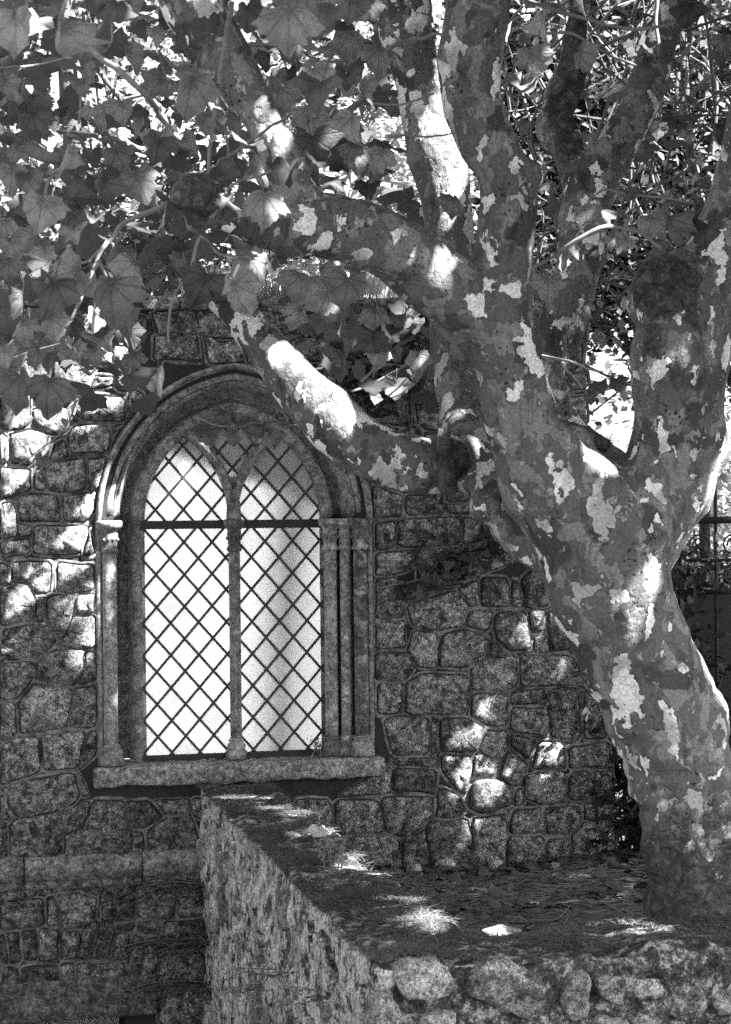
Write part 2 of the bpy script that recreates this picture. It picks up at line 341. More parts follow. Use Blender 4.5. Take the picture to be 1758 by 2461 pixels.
def fill(outer, holes, w0, w1):             # flat plate with holes between two depths of the wall frame
    bm = bmesh.new(); loops = []
    for L in [outer] + holes:
        vs_ = [bm.verts.new(WP(u, z, w0)) for u, z in L]
        loops += [bm.edges.new((vs_[i], vs_[(i + 1) % len(vs_)])) for i in range(len(vs_))]
    bmesh.ops.triangle_fill(bm, use_beauty=True, edges=loops)
    g = bmesh.ops.extrude_face_region(bm, geom=bm.faces[:])
    d = Vector(DN) * (w1 - w0)
    for e in g['geom']:
        if isinstance(e, bmesh.types.BMVert): e.co += d
    bmesh.ops.recalc_face_normals(bm, faces=bm.faces)
    me = bpy.data.meshes.new('plate'); bm.to_mesh(me); bm.free(); return me
ZB = CAMZ - 4.2
hole = archline(0.2, ZSILL - 0.02)
lo_a, lo_b = wuv(150, 2600)[0], wuv(320, 2600)[0]
lowhole = [(-1.75, ZB + 0.3), (-0.72, ZB + 0.3), (-0.72, CAMZ - 2.99), (-1.75, CAMZ - 2.99)]
cpart('wall_core', fill([(ULOW, ZB), (UEND2, ZB), (UEND2, CAMZ - 0.7), (UEND, CAMZ - 0.7), (UEND, ZTOP), (ULOW, ZTOP)], [hole, lowhole], 0.0, -0.45), M['bed'])
V, Fc = [], []
for u0, u1, w1 in ((ULOW, ULOW + 0.45, -4.0), (UEND - 0.5, UEND - 0.02, -0.9)): box(V, Fc, (u0, w1, ZB), (u1, -0.451, ZTOP - 0.06), lambda x, y, z: WP(x, z, y))
cpart('return_wall', mesh('return_wall', V, Fc, False), M['stone'])
V, Fc = [], []; box(V, Fc, (ULOW + 0.46, -3.9, ZB), (UEND - 0.9, -3.5, CAMZ + 1.2), lambda x, y, z: WP(x, z, y))
cpart('bounce_wall', mesh('bounce_wall', V, Fc, False), M['white'])  # added unseen white wall, bounces sunlight onto the panes from behind

# stones traced joint by joint: (crop origin, scale) and outlines
T1 = (0, 850, 300 / 1364, [
 [(0,420),(330,400),(340,760),(230,830),(0,830)], [(350,600),(730,580),(770,800),(700,880),(540,880),(360,780)], [(0,850),(90,930),(90,1190),(0,1220)],
 [(100,880),(330,820),(530,890),(480,1050),(330,1220),(120,1190)], [(960,440),(1364,480),(1364,740),(880,710),(820,640)],
 [(740,900),(800,800),(980,770),(1190,800),(1200,1000),(1160,1080),(800,1090),(760,1060)], [(540,1160),(600,1000),(700,940),(740,1050),(740,1130),(600,1180)],
 [(480,1200),(740,1170),(930,1140),(940,1470),(700,1520),(520,1480)], [(0,1240),(330,1260),(340,1490),(180,1570),(0,1600)], [(390,1260),(450,1260),(520,1490),(380,1490)],
 [(950,1150),(1190,1130),(1100,1500),(960,1500)], [(0,1640),(150,1610),(190,1990),(0,2040)], [(190,1570),(400,1530),(620,1540),(670,1840),(200,1830)],
 [(690,1540),(940,1520),(1090,1500),(1060,1720),(950,1840),(700,1830)], [(200,1850),(350,1880),(340,1990),(200,2000)], [(370,1870),(960,1870),(970,1960),(890,2180),(350,2190)],
 [(0,2060),(330,2020),(330,2180),(30,2240)], [(980,1920),(1060,2190),(910,2220),(920,2100)], [(1020,240),(1250,250),(1230,350),(980,390)], [(1260,160),(1420,150),(1420,420),(1270,380)],
 [(1210,-80),(1400,-80),(1400,130),(1210,110)], [(0,0),(560,0),(540,380),(0,400)], [(580,0),(1170,0),(1000,230),(950,400),(760,560),(560,540)], [(1210,800),(1364,760),(1220,980)]])
T2 = (0, 1350, 300 / 1240, [
 [(0,0),(110,60),(110,220),(0,240)], [(130,0),(510,0),(490,320),(360,330),(270,210),(130,200)], [(570,0),(960,30),(990,280),(760,310),(560,290)],
 [(0,260),(130,210),(270,220),(350,350),(345,580),(30,640),(0,600)], [(360,355),(450,350),(440,590),(400,600),(355,570)], [(470,350),(740,320),(730,510),(640,740),(580,770),(470,580)],
 [(760,330),(990,310),(995,510),(740,520)], [(730,530),(1000,525),(1000,860),(610,850),(590,800),(660,720)], [(30,680),(340,590),(460,600),(570,790),(470,880),(380,960),(200,950),(160,880),(30,830)],
 [(0,850),(120,880),(190,950),(0,930)], [(0,960),(370,985),(320,1170),(160,1370),(0,1380)], [(380,980),(580,860),(850,880),(820,1030),(730,1240),(350,1180)], [(860,890),(1000,900),(1000,1190),(760,1220),(840,1030)],
 [(340,1200),(720,1260),(700,1400),(650,1660),(200,1720),(180,1400)], [(740,1250),(990,1230),(1000,1640),(680,1650),(710,1420)], [(0,1400),(150,1390),(170,1720),(0,1800)],
 [(0,1830),(170,1740),(390,1740),(410,2060),(300,2130),(0,2230)], [(410,1720),(860,1680),(810,2040),(430,2080)], [(880,1690),(1000,1670),(990,1900),(960,2060),(830,2060)]])
T3 = (0, 1850, 500 / 1624, [
 [(0,150),(180,90),(580,20),(630,200),(540,300),(170,390),(80,330),(60,200)], [(600,20),(700,20),(700,200),(640,210)], [(80,400),(540,310),(700,240),(690,330),(620,450),(490,490),(440,680),(70,710)],
 [(0,200),(50,210),(70,380),(0,400)], [(0,410),(60,430),(60,710),(0,720)], [(720,240),(970,240),(1020,440),(1020,650),(500,680),(500,500),(630,460),(690,350)], [(1000,240),(1160,240),(1280,370),(1120,460),(1030,450)],
 [(1200,235),(1480,220),(1500,330),(1300,360)], [(1500,220),(1600,220),(1600,400),(1500,350)], [(1310,370),(1490,345),(1550,560),(1600,680),(1150,680),(1150,480)], [(1030,480),(1110,480),(1130,680),(1030,680)],
 [(0,890),(290,900),(280,980),(100,1030),(0,1010)], [(310,900),(620,900),(600,950),(340,970)], [(640,900),(790,880),(760,990),(640,950)], [(800,885),(1050,870),(1050,1160),(900,1190),(770,1160),(780,1000)],
 [(1070,890),(1160,900),(1380,970),(1360,1160),(1080,1160)], [(1170,870),(1400,850),(1390,950),(1180,890)], [(0,1030),(340,1000),(350,1220),(0,1260)], [(360,1000),(430,990),(470,1220),(370,1220)],
 [(440,980),(620,960),(760,1000),(740,1150),(650,1230),(480,1240)], [(0,1290),(40,1280),(70,1520),(0,1520)], [(50,1270),(150,1260),(170,1490),(80,1520)], [(170,1260),(290,1250),(290,1490),(190,1490)], [(300,1250),(460,1240),(450,1480),(300,1490)],
 [(480,1250),(630,1250),(600,1480),(470,1480)], [(640,1240),(760,1170),(700,1480),(620,1480)], [(780,1170),(900,1200),(890,1290),(850,1480),(710,1480)], [(910,1200),(1060,1190),(1040,1250),(920,1260)],
 [(910,1270),(1020,1290),(990,1490),(870,1490)], [(1040,1290),(1130,1310),(1070,1690),(1010,1690),(1000,1500)], [(1150,1310),(1250,1300),(1200,1690),(1080,1690)], [(0,1530),(150,1560),(150,1740),(0,1750)],
 [(170,1540),(460,1530),(470,1700),(160,1740)], [(470,1510),(580,1510),(600,1690),(480,1700)], [(600,1510),(970,1500),(1000,1680),(610,1690)], [(1260,1740),(1600,1690),(1600,1985),(1240,1985)],
 [(1270,1190),(1600,1160),(1600,1400),(1260,1420)], [(1260,1440),(1600,1420),(1600,1670),(1220,1690)], [(1400,860),(1600,850),(1600,1130),(1390,1160)], [(1080,1180),(1250,1180),(1250,1290),(1080,1270)]])
T4 = (880, 1150, 620 / 1624, [
 [(40,40),(230,110),(220,240),(40,250)], [(240,110),(480,90),(490,220),(260,235)], [(510,80),(700,90),(700,150),(510,150)], [(510,160),(690,165),(700,215),(510,215)], [(60,280),(180,270),(180,430),(60,450)],
 [(200,260),(590,240),(590,420),(190,430)], [(610,245),(700,235),(740,390),(610,415)], [(720,230),(860,270),(1000,380),(760,400)], [(60,470),(300,450),(300,560),(180,600),(60,615)], [(310,450),(600,435),(590,660),(330,725)],
 [(610,430),(930,410),(1000,500),(720,600),(610,650)], [(60,630),(190,620),(210,770),(240,870),(60,890)], [(215,660),(310,700),(300,760),(220,760)], [(260,790),(560,700),(640,790),(620,920),(430,960),(290,930)],
 [(580,690),(700,640),(710,800),(650,810)], [(720,620),(890,630),(910,810),(720,810)], [(920,640),(960,650),(990,810),(920,820)], [(970,650),(1060,540),(1160,800),(1010,820)], [(650,830),(790,830),(770,960),(630,930)],
 [(810,850),(1000,830),(1040,1080),(900,1090),(820,1000)], [(1020,830),(1130,830),(1120,960),(1050,980)], [(1060,990),(1130,980),(1160,1100),(1060,1100)], [(1150,830),(1220,830),(1340,1080),(1170,1090),(1140,970)],
 [(60,900),(250,890),(250,1070),(60,1080)], [(290,960),(460,980),(440,1200),(330,1190),(260,1080)], [(480,980),(640,950),(770,1000),(760,1120),(620,1190),(460,1190)], [(780,1020),(900,1100),(880,1125),(780,1130)], [(60,1090),(320,1090),(310,1190),(220,1280),(60,1270)]])
T5 = (880, 1600, 680 / 1624, [
 [(70,100),(210,100),(190,270),(70,280)], [(230,100),(320,40),(580,50),(590,140),(560,280),(220,280)], [(600,20),(640,-30),(860,-60),(870,110),(780,145),(610,145)], [(885,-60),(1180,-60),(1270,110),(1080,110),(885,115)],
 [(610,160),(810,160),(810,340),(710,345),(600,290)], [(830,150),(1060,130),(990,220),(830,225)], [(1070,130),(1220,130),(1230,420),(1150,450),(1060,400),(1040,230),(1010,220)], [(1250,130),(1380,130),(1390,410),(1250,420)],
 [(830,240),(1040,240),(1040,400),(940,390),(830,370)], [(100,300),(355,290),(360,510),(130,515)], [(372,290),(408,290),(408,500),(375,510)], [(430,300),(570,300),(680,360),(640,490),(540,500),(430,490)],
 [(690,370),(810,370),(810,500),(770,540),(640,490)], [(830,400),(980,430),(930,550),(830,460)], [(620,520),(650,500),(765,550),(740,630),(610,640)], [(780,560),(820,480),(930,570),(880,690),(830,690),(760,640)],
 [(950,590),(990,440),(1130,440),(1145,590),(1010,600)], [(1165,470),(1400,430),(1410,590),(1290,580),(1165,590)], [(430,510),(610,520),(600,650),(580,740),(540,740),(430,600)], [(120,530),(410,530),(400,580),(130,570)],
 [(140,590),(410,600),(390,730),(150,720)], [(610,660),(750,645),(850,710),(830,800),(680,850),(590,820)], [(900,630),(1140,600),(1150,780),(1010,800),(910,760)], [(1165,640),(1200,600),(1290,610),(1300,760),(1170,770)],
 [(1305,610),(1410,600),(1420,760),(1310,760)], [(860,720),(890,700),(910,790),(850,810)], [(410,700),(530,740),(570,830),(500,880),(400,870)], [(90,750),(380,750),(380,860),(200,990),(110,950)], [(-180,770),(70,770),(110,960),(-180,970)],
 [(600,880),(800,850),(810,960),(790,1180),(610,1180)], [(350,900),(580,880),(610,980),(590,1170),(380,1160),(340,960)], [(210,1000),(330,910),(340,970),(380,1160),(210,1170)], [(-180,985),(130,970),(190,1000),(170,1180),(-180,1180)],
 [(850,830),(1010,810),(1020,960),(820,965)], [(1020,820),(1220,800),(1240,870),(1160,970),(1030,970)], [(1250,790),(1420,770),(1430,850),(1340,890),(1250,890)], [(1180,970),(1250,900),(1420,870),(1420,1180),(1180,1130)],
 [(810,980),(1020,980),(1030,1180),(800,1180)], [(1040,1000),(1160,985),(1170,1160),(1040,1160)], [(-180,560),(100,560),(130,740),(-180,750)], [(-420,770),(-200,770),(-200,1180),(-420,1180)]])
outlines = []
for ox, oy, s, L in (T1, T2, T3, T4, T5):
    for poly in L:
        q = [wuv(ox + x * s, oy + y * s) for x, y in poly]
        outlines.append(q if area2(q) > 0 else q[::-1])
def sdist(u, z):                            # distance outside the window surround (negative inside)
    if z < ZS: return abs(u) - HA - (0.31 if z > ZSILL else 0.42)
    return math.hypot(abs(u) + CA, z - ZS) - RA - 0.31
def inpoly(p, poly):
    r = False
    for i in range(len(poly)):
        a, b = poly[i], poly[i - 1]
        if (a[1] > p[1]) != (b[1] > p[1]) and p[0] < (b[0] - a[0]) * (p[1] - a[1]) / (b[1] - a[1]) + a[0]: r = not r
    return r
traced = list(outlines)
ul0, ul1, ur0, ur1 = wuv(0, 1261)[0], wuv(300, 1261)[0], wuv(893, 1261)[0], UEND
rs = random.Random(3)
def fillers(u0, u1, z0, z1, avoid=True, mean=0.3):
    z = z0
    while z < z1 - 0.06:
        h = min(rs.uniform(0.13, 0.27), z1 - z)
        if z1 - z - h < 0.1: h = z1 - z
        u = u0 - rs.uniform(0, 0.05)
        while u < u1 - 0.02:
            wd = rs.uniform(0.6, 1.35) * mean
            if u1 - u - wd < 0.12: wd = u1 - u
            j = lambda: rs.uniform(-0.034, 0.034)
            q = [(u + 0.01 + j(), z + 0.01 + j()), (u + wd / 2, z + 0.01 + j()), (u + wd - 0.01 + j(), z + 0.01 + j()), (u + wd - 0.01 + j(), z + h - 0.01 + j()), (u + wd * 0.45, z + h - 0.01 + j()), (u + 0.01 + j(), z + h - 0.01 + j())]
            if rs.random() < 0.25: q.pop(rs.choice([1, 4]))
            c = (u + wd / 2, z + h / 2)
            ok = not (avoid and any(inpoly(c, t_) or inpoly((c[0] - wd * .3, c[1]), t_) or inpoly((c[0] + wd * .3, c[1]), t_) for t_ in traced)) and not (c[1] > ZSILL - 0.18 and sdist(*c) < -0.02)
            if ok: outlines.append(q)
            u += wd
        z += h
fillers(ul0 - 1.0, ul0 - 0.02, CAMZ - 3.6, ZTOP - 0.02)                 # just outside the frame
fillers(ul0, UEND, CAMZ + 1.0, ZTOP - 0.02)                             # over the arch
fillers(-0.96, -0.55, CAMZ + 0.42, CAMZ + 1.0, mean=0.22)
fillers(0.6, UEND, CAMZ + 0.12, CAMZ + 1.0)                             # behind the limbs
fillers(ur1 - 0.2, ur1, CAMZ - 0.7, CAMZ + 0.12, mean=0.2); fillers(UEND2 - 0.22, UEND2, CAMZ - 2.3, CAMZ - 0.7, mean=0.2)
fillers(-0.2, 0.3, CAMZ - 3.4, CAMZ - 2.1)

def stone_mesh(poly, proud, seed):
    r = random.Random(seed); q = []
    for u, z in poly:                       # keep clear of the window surround
        if z > ZSILL - 0.17 and sdist(u, z) < 0.006:
            if z < ZS or abs(u) < 1e-6: u = math.copysign(HA + (0.31 if z > ZSILL else 0.42) + 0.006, u)
            else:
                k = (RA + 0.316) / max(math.hypot(abs(u) + CA, z - ZS), 1e-6); u = math.copysign((abs(u) + CA) * k - CA, u); z = ZS + (z - ZS) * k
        q.append((u, z))
    e_ = []
    for k_ in range(len(q)):
        a_, b_ = np.array(q[k_]), np.array(q[(k_ + 1) % len(q)]); e_.append(a_)
        if np.linalg.norm(b_ - a_) > 0.09: e_.append((a_ + b_) / 2 + np.array([r.uniform(-.009, .009), r.uniform(-.009, .009)]))
    q = chaikin(e_, 1, 0.2); n = len(q); c = sum(q) / n; V, Fc = [], []
    size = max(np.linalg.norm(p - c) for p in q)
    ins = min(0.016, size * 0.2); b = min(0.022, size * 0.22)
    def ring(f_in, w, jit):
        for p in q:
            d = p - c; L = np.linalg.norm(d); s_ = max(L - f_in, L * 0.25) / L
            g = c + d * s_; V.append(WP(g[0] + r.uniform(-1, 1) * jit * 0.3, g[1] + r.uniform(-1, 1) * jit * 0.3, w + r.uniform(-1, 1) * jit))
    ring(0.004, -0.02, 0); ring(0.0045, proud * 0.4, 0.002); ring(min(0.009, size * 0.12), proud, 0.004); ring(0.02 + size * 0.36, proud + size * 0.005, 0.008)
    V.append(WP(c[0], c[1], proud + r.uniform(-0.012, 0.014)))
    for k in range(3):
        for i in range(n): Fc.append((k * n + i, k * n + (i + 1) % n, (k + 1) * n + (i + 1) % n, (k + 1) * n + i))
    for i in range(n): Fc.append((3 * n + i, 3 * n + (i + 1) % n, 4 * n))
    me = mesh('stone', V, Fc); me.polygons.foreach_set('use_smooth', [k >= 2 * n for k in range(len(Fc))]); return me, q
bV, bF = [], []
for i, poly in enumerate(outlines):
    if area2(poly) < 0: poly = poly[::-1]
    me, q = stone_mesh(poly, random.uniform(0.016, 0.042), i)
    cc_ = sum(q) / len(q); cpart('stone', me, M['stone_lichen_sunlit'] if cc_[0] < -0.8 and CAMZ - 0.35 < cc_[1] < CAMZ + 1.0 else M['stone'])
    # raised ribbon pointing round the stone
    c = sum(q) / len(q); n = len(q); s0 = len(bV)
    for p in q:
        d = (p - c) / np.linalg.norm(p - c); wv_ = random.uniform(-0.003, 0.003)
        kz_ = 0.55 + 1.1 * nz((p[0], p[1], 0), 7.0, 2); kw_ = 1.0 + 0.7 * nz((p[0], p[1], 3), 5.0)
        for off, w in ((0.003, 0.0005), (0.003 + 0.004 * kw_, 0.012 * kz_), (0.003 + 0.014 * kw_, 0.0135 * kz_), (0.003 + 0.021 * kw_, 0.0005)):
            g = p + d * (off + wv_); bV.append(WP(g[0], g[1], w + (random.uniform(-0.005, 0.005) if w > 0.01 else 0)))
    for k in range(n):
        for e in range(3):
            a_, b_ = s0 + 4 * k + e, s0 + 4 * ((k + 1) % n) + e; bF.append((a_, b_, b_ + 1, a_ + 1))
tag(cpart('mortar_joints', mesh('mortar', bV, bF), M['mortar']), kind='stuff')
# capstones along the ragged wall top
u = ULOW + 0.02
while u < UEND:
    wd = min(random.uniform(0.25, 0.5), UEND + 0.05 - u); V, Fc = [], []; h = random.uniform(0.05, 0.16)
    box(V, Fc, (u + 0.01, -0.47, ZTOP - 0.02), (u + wd - 0.01, 0.06 + random.uniform(-0.02, 0.03), ZTOP + h), lambda x, y, z: WP(x + random.uniform(-.015, .015), z + random.uniform(-.02, .02), y + random.uniform(-.015, .015)))
    me = mesh('capstone', V, Fc, False); bm = bmesh.new(); bm.from_mesh(me); bmesh.ops.bevel(bm, geom=bm.edges[:], offset=0.02, segments=2, affect='EDGES', profile=0.5); bm.to_mesh(me); bm.free()
    cpart('capstone', me, M['stone']); u += wd

# string course and lintel below the window
prof = [(0.0, -0.15), (0.035, -0.14), (0.05, -0.11), (0.05, -0.085), (0.085, -0.075), (0.105, -0.03), (0.1, 0.015), (0.075, 0.045), (0.0, 0.075)]
zc = CAMZ - 2.06; ue = UL + 0.12
while ue > ULOW + 0.6:
    ub = ue - random.uniform(0.45, 0.8); us = np.linspace(ub + 0.004, ue - 0.004, 14); V, Fc = [], []; dz0, dw0 = random.uniform(-.006, .006), random.uniform(-.008, .008); np_ = len(prof)
    for k, u in enumerate(us):
        for j, (w, dz) in enumerate(prof): V.append(WP(u, zc + dz + dz0 + 0.009 * nz((u, j, 0), 5), w + dw0 + 0.012 * nz((u, 5, j), 6)))
    for k in range(len(us) - 1):
        for j in range(np_ - 1): a = k * np_ + j; Fc.append((a, a + np_, a + np_ + 1, a + 1))
    Fc.append(tuple(range(np_))); Fc.append(tuple(reversed(range(len(V) - np_, len(V)))))
    cpart('string_course', recalc(mesh('string_course', V, Fc)), M['sill']); ue = ub
def block(a, b, name, m, jit=0.006, bev=0.012, parent=None, kindless=True):
    V, Fc = [], []; box(V, Fc, a, b, lambda x, y, z: WP(x + random.uniform(-jit, jit), z + random.uniform(-jit, jit), y))
    me = mesh(name, V, Fc, False); bm = bmesh.new(); bm.from_mesh(me); bmesh.ops.recalc_face_normals(bm, faces=bm.faces)
    bmesh.ops.bevel(bm, geom=bm.edges[:], offset=bev, segments=2, affect='EDGES', profile=0.5); bm.to_mesh(me); bm.free()
    return cpart(name, me, m, parent)
block((-2.6, -0.1, CAMZ - 3.0), (wuv(377, 2420)[0], 0.05, CAMZ - 2.75), 'lintel', M['sill'])

# ------------------------------------------------------------------ window
window = cpart('window', mesh('surround', [], []), None)
bpy.data.objects.remove(window)
# carved arch: swept moulding (this mesh is the window part itself)
mprof = [(-0.006, -0.26), (-0.004, -0.2), (0.012, -0.16), (0.04, -0.142), (0.07, -0.15), (0.088, -0.18), (0.1, -0.2), (0.118, -0.2), (0.14, -0.17), (0.158, -0.12), (0.172, -0.07),
         (0.185, -0.03), (0.2, -0.005), (0.222, 0.008), (0.244, 0.0), (0.256, -0.016), (0.266, -0.016), (0.276, 0.03), (0.29, 0.046), (0.304, 0.04), (0.312, -0.01)]
mprof = [(o_, (w * 0.62 if not 0.08 < o_ < 0.15 else w * 0.95) if w < 0 else w) for o_, w in mprof]
lines = [archline(o, ZSILL, 26, 10) for o, w in mprof]; V, Fc = [], []
m = len(lines[0])
for (o_, w), L in zip(mprof, lines):
    for k, (u, z) in enumerate(L):
        up = min(max((z - ZS) / 0.02, 0), 1)                       # below the capitals the jamb is a plain hollow behind the shafts
        ww = w if up > 0.5 else ((-0.14 if o_ < 0.08 else -0.3 if o_ < 0.19 else -0.11) if o_ < 0.27 else min(w, 0.012))
        V.append(WP(u, z, ww + 0.004 * nz((u, z, o_), 6)))
for j in range(len(mprof) - 1):
    for k in range(m - 1): a = j * m + k; Fc.append((a, a + m, a + m + 1, a + 1))
window = cpart('window', recalc(mesh('window', V, Fc)), M['dressed'])
def wsub(name, me, m_):
    o = link(name, me, m_); o.parent = window; o.matrix_parent_inverse = Matrix.Identity(4); return o
window["label"] = "pointed two-light window with carved stone surround and leaded lattice"
V, Fc = [], []; box(V, Fc, (-HA - 0.335, -0.3, ZSILL - 0.13), (HA + 0.36, 0.08, ZSILL), lambda x, y, z: WP(x, z, y))
me = remesh(mesh('sill', V, Fc, False), 0.016, 3)
for v_ in me.vertices: p_ = v_.co; q_ = 0.02 * nz(p_, 5) + 0.012 * nz(p_, 14, 2) + 0.006 * nz(p_, 35, 7); v_.co = p_ + v_.normal * (q_ if abs(v_.normal.z) < 0.7 or v_.normal.z < 0 else q_ * 0.25 - 0.004)
cpart('sill', me, M['sill'], window)
window.children[0].matrix_parent_inverse = Matrix.Identity(4)
def lathe(name, u, w, prof, n=20, lump=0.0, beads=None, rough=0.0):
    V, Fc = [], []
    for r_, z in prof:
        for k in range(n):
            g = 2 * math.pi * k / n; rr = r_ * (1 + rough * nz((math.cos(g), math.sin(g), z * 3), 2.5, u)); V.append(WP(u + rr * math.cos(g), z, w + rr * math.sin(g)))
    for j in range(len(prof) - 1):
        for k in range(n): Fc.append((j * n + k, j * n + (k + 1) % n, (j + 1) * n + (k + 1) % n, (j + 1) * n + k))
    Fc.append(tuple(range(n))); Fc.append(tuple((len(prof) - 1) * n + k for k in range(n)))
    if beads:
        zb, rb, rr, cnt = beads
        for k in range(cnt):
            g = 2 * math.pi * k / cnt; c = (u + rb * math.cos(g), zb, w + rb * math.sin(g)); s0 = len(V)
            for th in (0.5, 1.57, 2.64):
                for ph in range(6): V.append(WP(c[0] + rr * math.sin(th) * math.cos(ph * 1.047), c[1] + rr * 1.3 * math.cos(th), c[2] + rr * math.sin(th) * math.sin(ph * 1.047)))
            for j in range(2):
                for ph in range(6): Fc.append((s0 + j * 6 + ph, s0 + j * 6 + (ph + 1) % 6, s0 + j * 6 + 6 + (ph + 1) % 6, s0 + j * 6 + 6 + ph))
            Fc.append(tuple(s0 + k2 for k2 in range(6))); Fc.append(tuple(s0 + 12 + k2 for k2 in range(6)))
    return wsub(name, recalc(mesh(name, V, Fc)), M['dressed'])
for su, w, r in [(sg * (HA + o_), w_, r_) for sg in (-1, 1) for o_, w_, r_ in ((0.046, -0.06, 0.043), (0.228, 0.0, 0.047), (0.138, -0.04, 0.03 if sg < 0 else 0.036))] + [(0, -0.09, 0.038)]:
    if abs(su) > 0.6 and abs(su) < 0.72 and su < 0: continue
    zt, zb = ZS - 0.19, ZSILL + 0.13
    lathe('column', su, w, [(r * 0.96 * (1 + 0.01 * math.sin(k * 2.1)), zb + (zt - zb) * k / 14) for k in range(15)], 18, rough=0.03)
    lathe('capital', su, w, [(r * 1.0, ZS - 0.19), (r * 1.22, ZS - 0.185), (r * 1.28, ZS - 0.172), (r * 1.1, ZS - 0.16), (r * 1.02, ZS - 0.15), (r * 1.12, ZS - 0.1), (r * 1.2, ZS - 0.075), (r * 1.12, ZS - 0.06), (r * 1.35, ZS - 0.04), (r * 1.75, ZS - 0.028), (r * 1.8, ZS + 0.002), (r * 1.6, ZS + 0.012)], 16,
          beads=(ZS - 0.105, r * 1.13, 0.011, 11))
    lathe('column_base', su, w, [(r * 1.7, ZSILL + 0.001), (r * 1.7, ZSILL + 0.05), (r * 1.45, ZSILL + 0.058), (r * 1.6, ZSILL + 0.075), (r * 1.45, ZSILL + 0.092), (r * 1.15, ZSILL + 0.1), (r * 1.3, ZSILL + 0.115), (r * 1.05, ZSILL + 0.13)], 14, rough=0.05)
# tracery: two ribs springing from the mullion, and the web with its eye between them
WG = -0.145                                 # plane of the glass
def ribline(off, sg, n=16):                 # right-hand edge curve of the left light, mirrored by sg
    L = []
    for k in range(n + 1):
        g = k / n * R(56); L.append((sg * (-0.667 + (0.667 + off) * math.cos(g)), ZS + 0.06 + (0.667 + off) * math.sin(g)))
    return L
for sg in (1, -1):
    V, Fc = [], []; pr = [(-0.031, -0.15), (-0.028, -0.115), (-0.01, -0.085), (0.01, -0.085), (0.028, -0.115), (0.031, -0.15)]
    L = [ribline(o_, sg) for o_, w in pr]; m = len(L[0])
    for (o_, w), l_ in zip(pr, L):
        V += [WP(-0.04 * sg + u if False else u, z - 0.05, w) for u, z in l_]
    for j in range(len(pr) - 1):
        for k in range(m - 1): a = j * m + k; Fc.append((a, a + m, a + m + 1, a + 1))
    wsub('tracery_rib', recalc(mesh('tracery_rib', V, Fc)), M['dressed'])
lathe('mullion_head', 0, -0.1, [(0.05, ZS), (0.046, ZS + 0.04), (0.042, ZS + 0.12), (0.02, ZS + 0.2)], 14)
rib = [(u, z - 0.05) for u, z in ribline(0.0, 1)]
def arch_z(u, o_=0.0): return ZS + math.sqrt(max((RA + o_) ** 2 - (abs(u) + CA) ** 2, 0))
keep = [p for p in rib if p[1] < arch_z(p[0], 0.03)]
web = [(u, z) for u, z in keep] + [(keep[-1][0] * (1 - k / 8), arch_z(keep[-1][0] * (1 - k / 8), 0.03)) for k in range(1, 8)] + [(0, arch_z(0, 0.03) )]
web = web + [(-u, z) for u, z in reversed(web[1:-1])]
eye = [(0.15 * math.cos(R(a)), ZS + 0.425 + 0.15 * math.sin(R(a))) for a in range(-200, 21, 20)] + [(0.085, ZS + 0.565), (0.0, ZS + 0.635), (-0.085, ZS + 0.565)]
wsub('tracery_web', fill(web, [eye], WG - 0.02, WG + 0.045), M['dressed'])

# leaded lattice: each diamond is a pane of its own, each strip of lead a bar
def clip(poly, conv):                       # Sutherland-Hodgman against a convex anticlockwise outline
    out = list(poly)
    for i in range(len(conv)):
        a, b = conv[i], conv[(i + 1) % len(conv)]; inp, out = out, []
        if not inp: break
        sd = lambda p: (b[0] - a[0]) * (p[1] - a[1]) - (b[1] - a[1]) * (p[0] - a[0])
        for j in range(len(inp)):
            p, q = inp[j - 1], inp[j]; sp_, sq = sd(p), sd(q)
            if (sp_ >= 0) != (sq >= 0): t_ = sp_ / (sp_ - sq); out.append((p[0] + (q[0] - p[0]) * t_, p[1] + (q[1] - p[1]) * t_))
            if sq >= 0: out.append(q)
    return out
def light_outline(sg):
    L = [p for p in archline(0.012, ZSILL - 0.01, 30, 1) if p[0] < 0]
    ribL = [(u - 0.014, z - 0.05) for u, z in ribline(0.0, 1, 24)]
    L = [p for p in L if not (p[0] > -0.42 and p[1] > ZS + 0.2 and math.hypot(p[0] + 0.687, p[1] - ZS - 0.01) > 0.667)]
    Rr = [p for p in ribL if math.hypot(abs(p[0]) + CA, p[1] - ZS) < RA + 0.012]
    poly = L + Rr[::-1] + [(-0.02, ZSILL - 0.01)]
    poly = [(sg * u, z) for u, z in poly]
    return poly if area2(poly) > 0 else poly[::-1]
DX, DZ = 0.1765, 0.2025
regions = [light_outline(1), light_outline(-1), [(p[0] * 1.08, p[1]) for p in eye]]
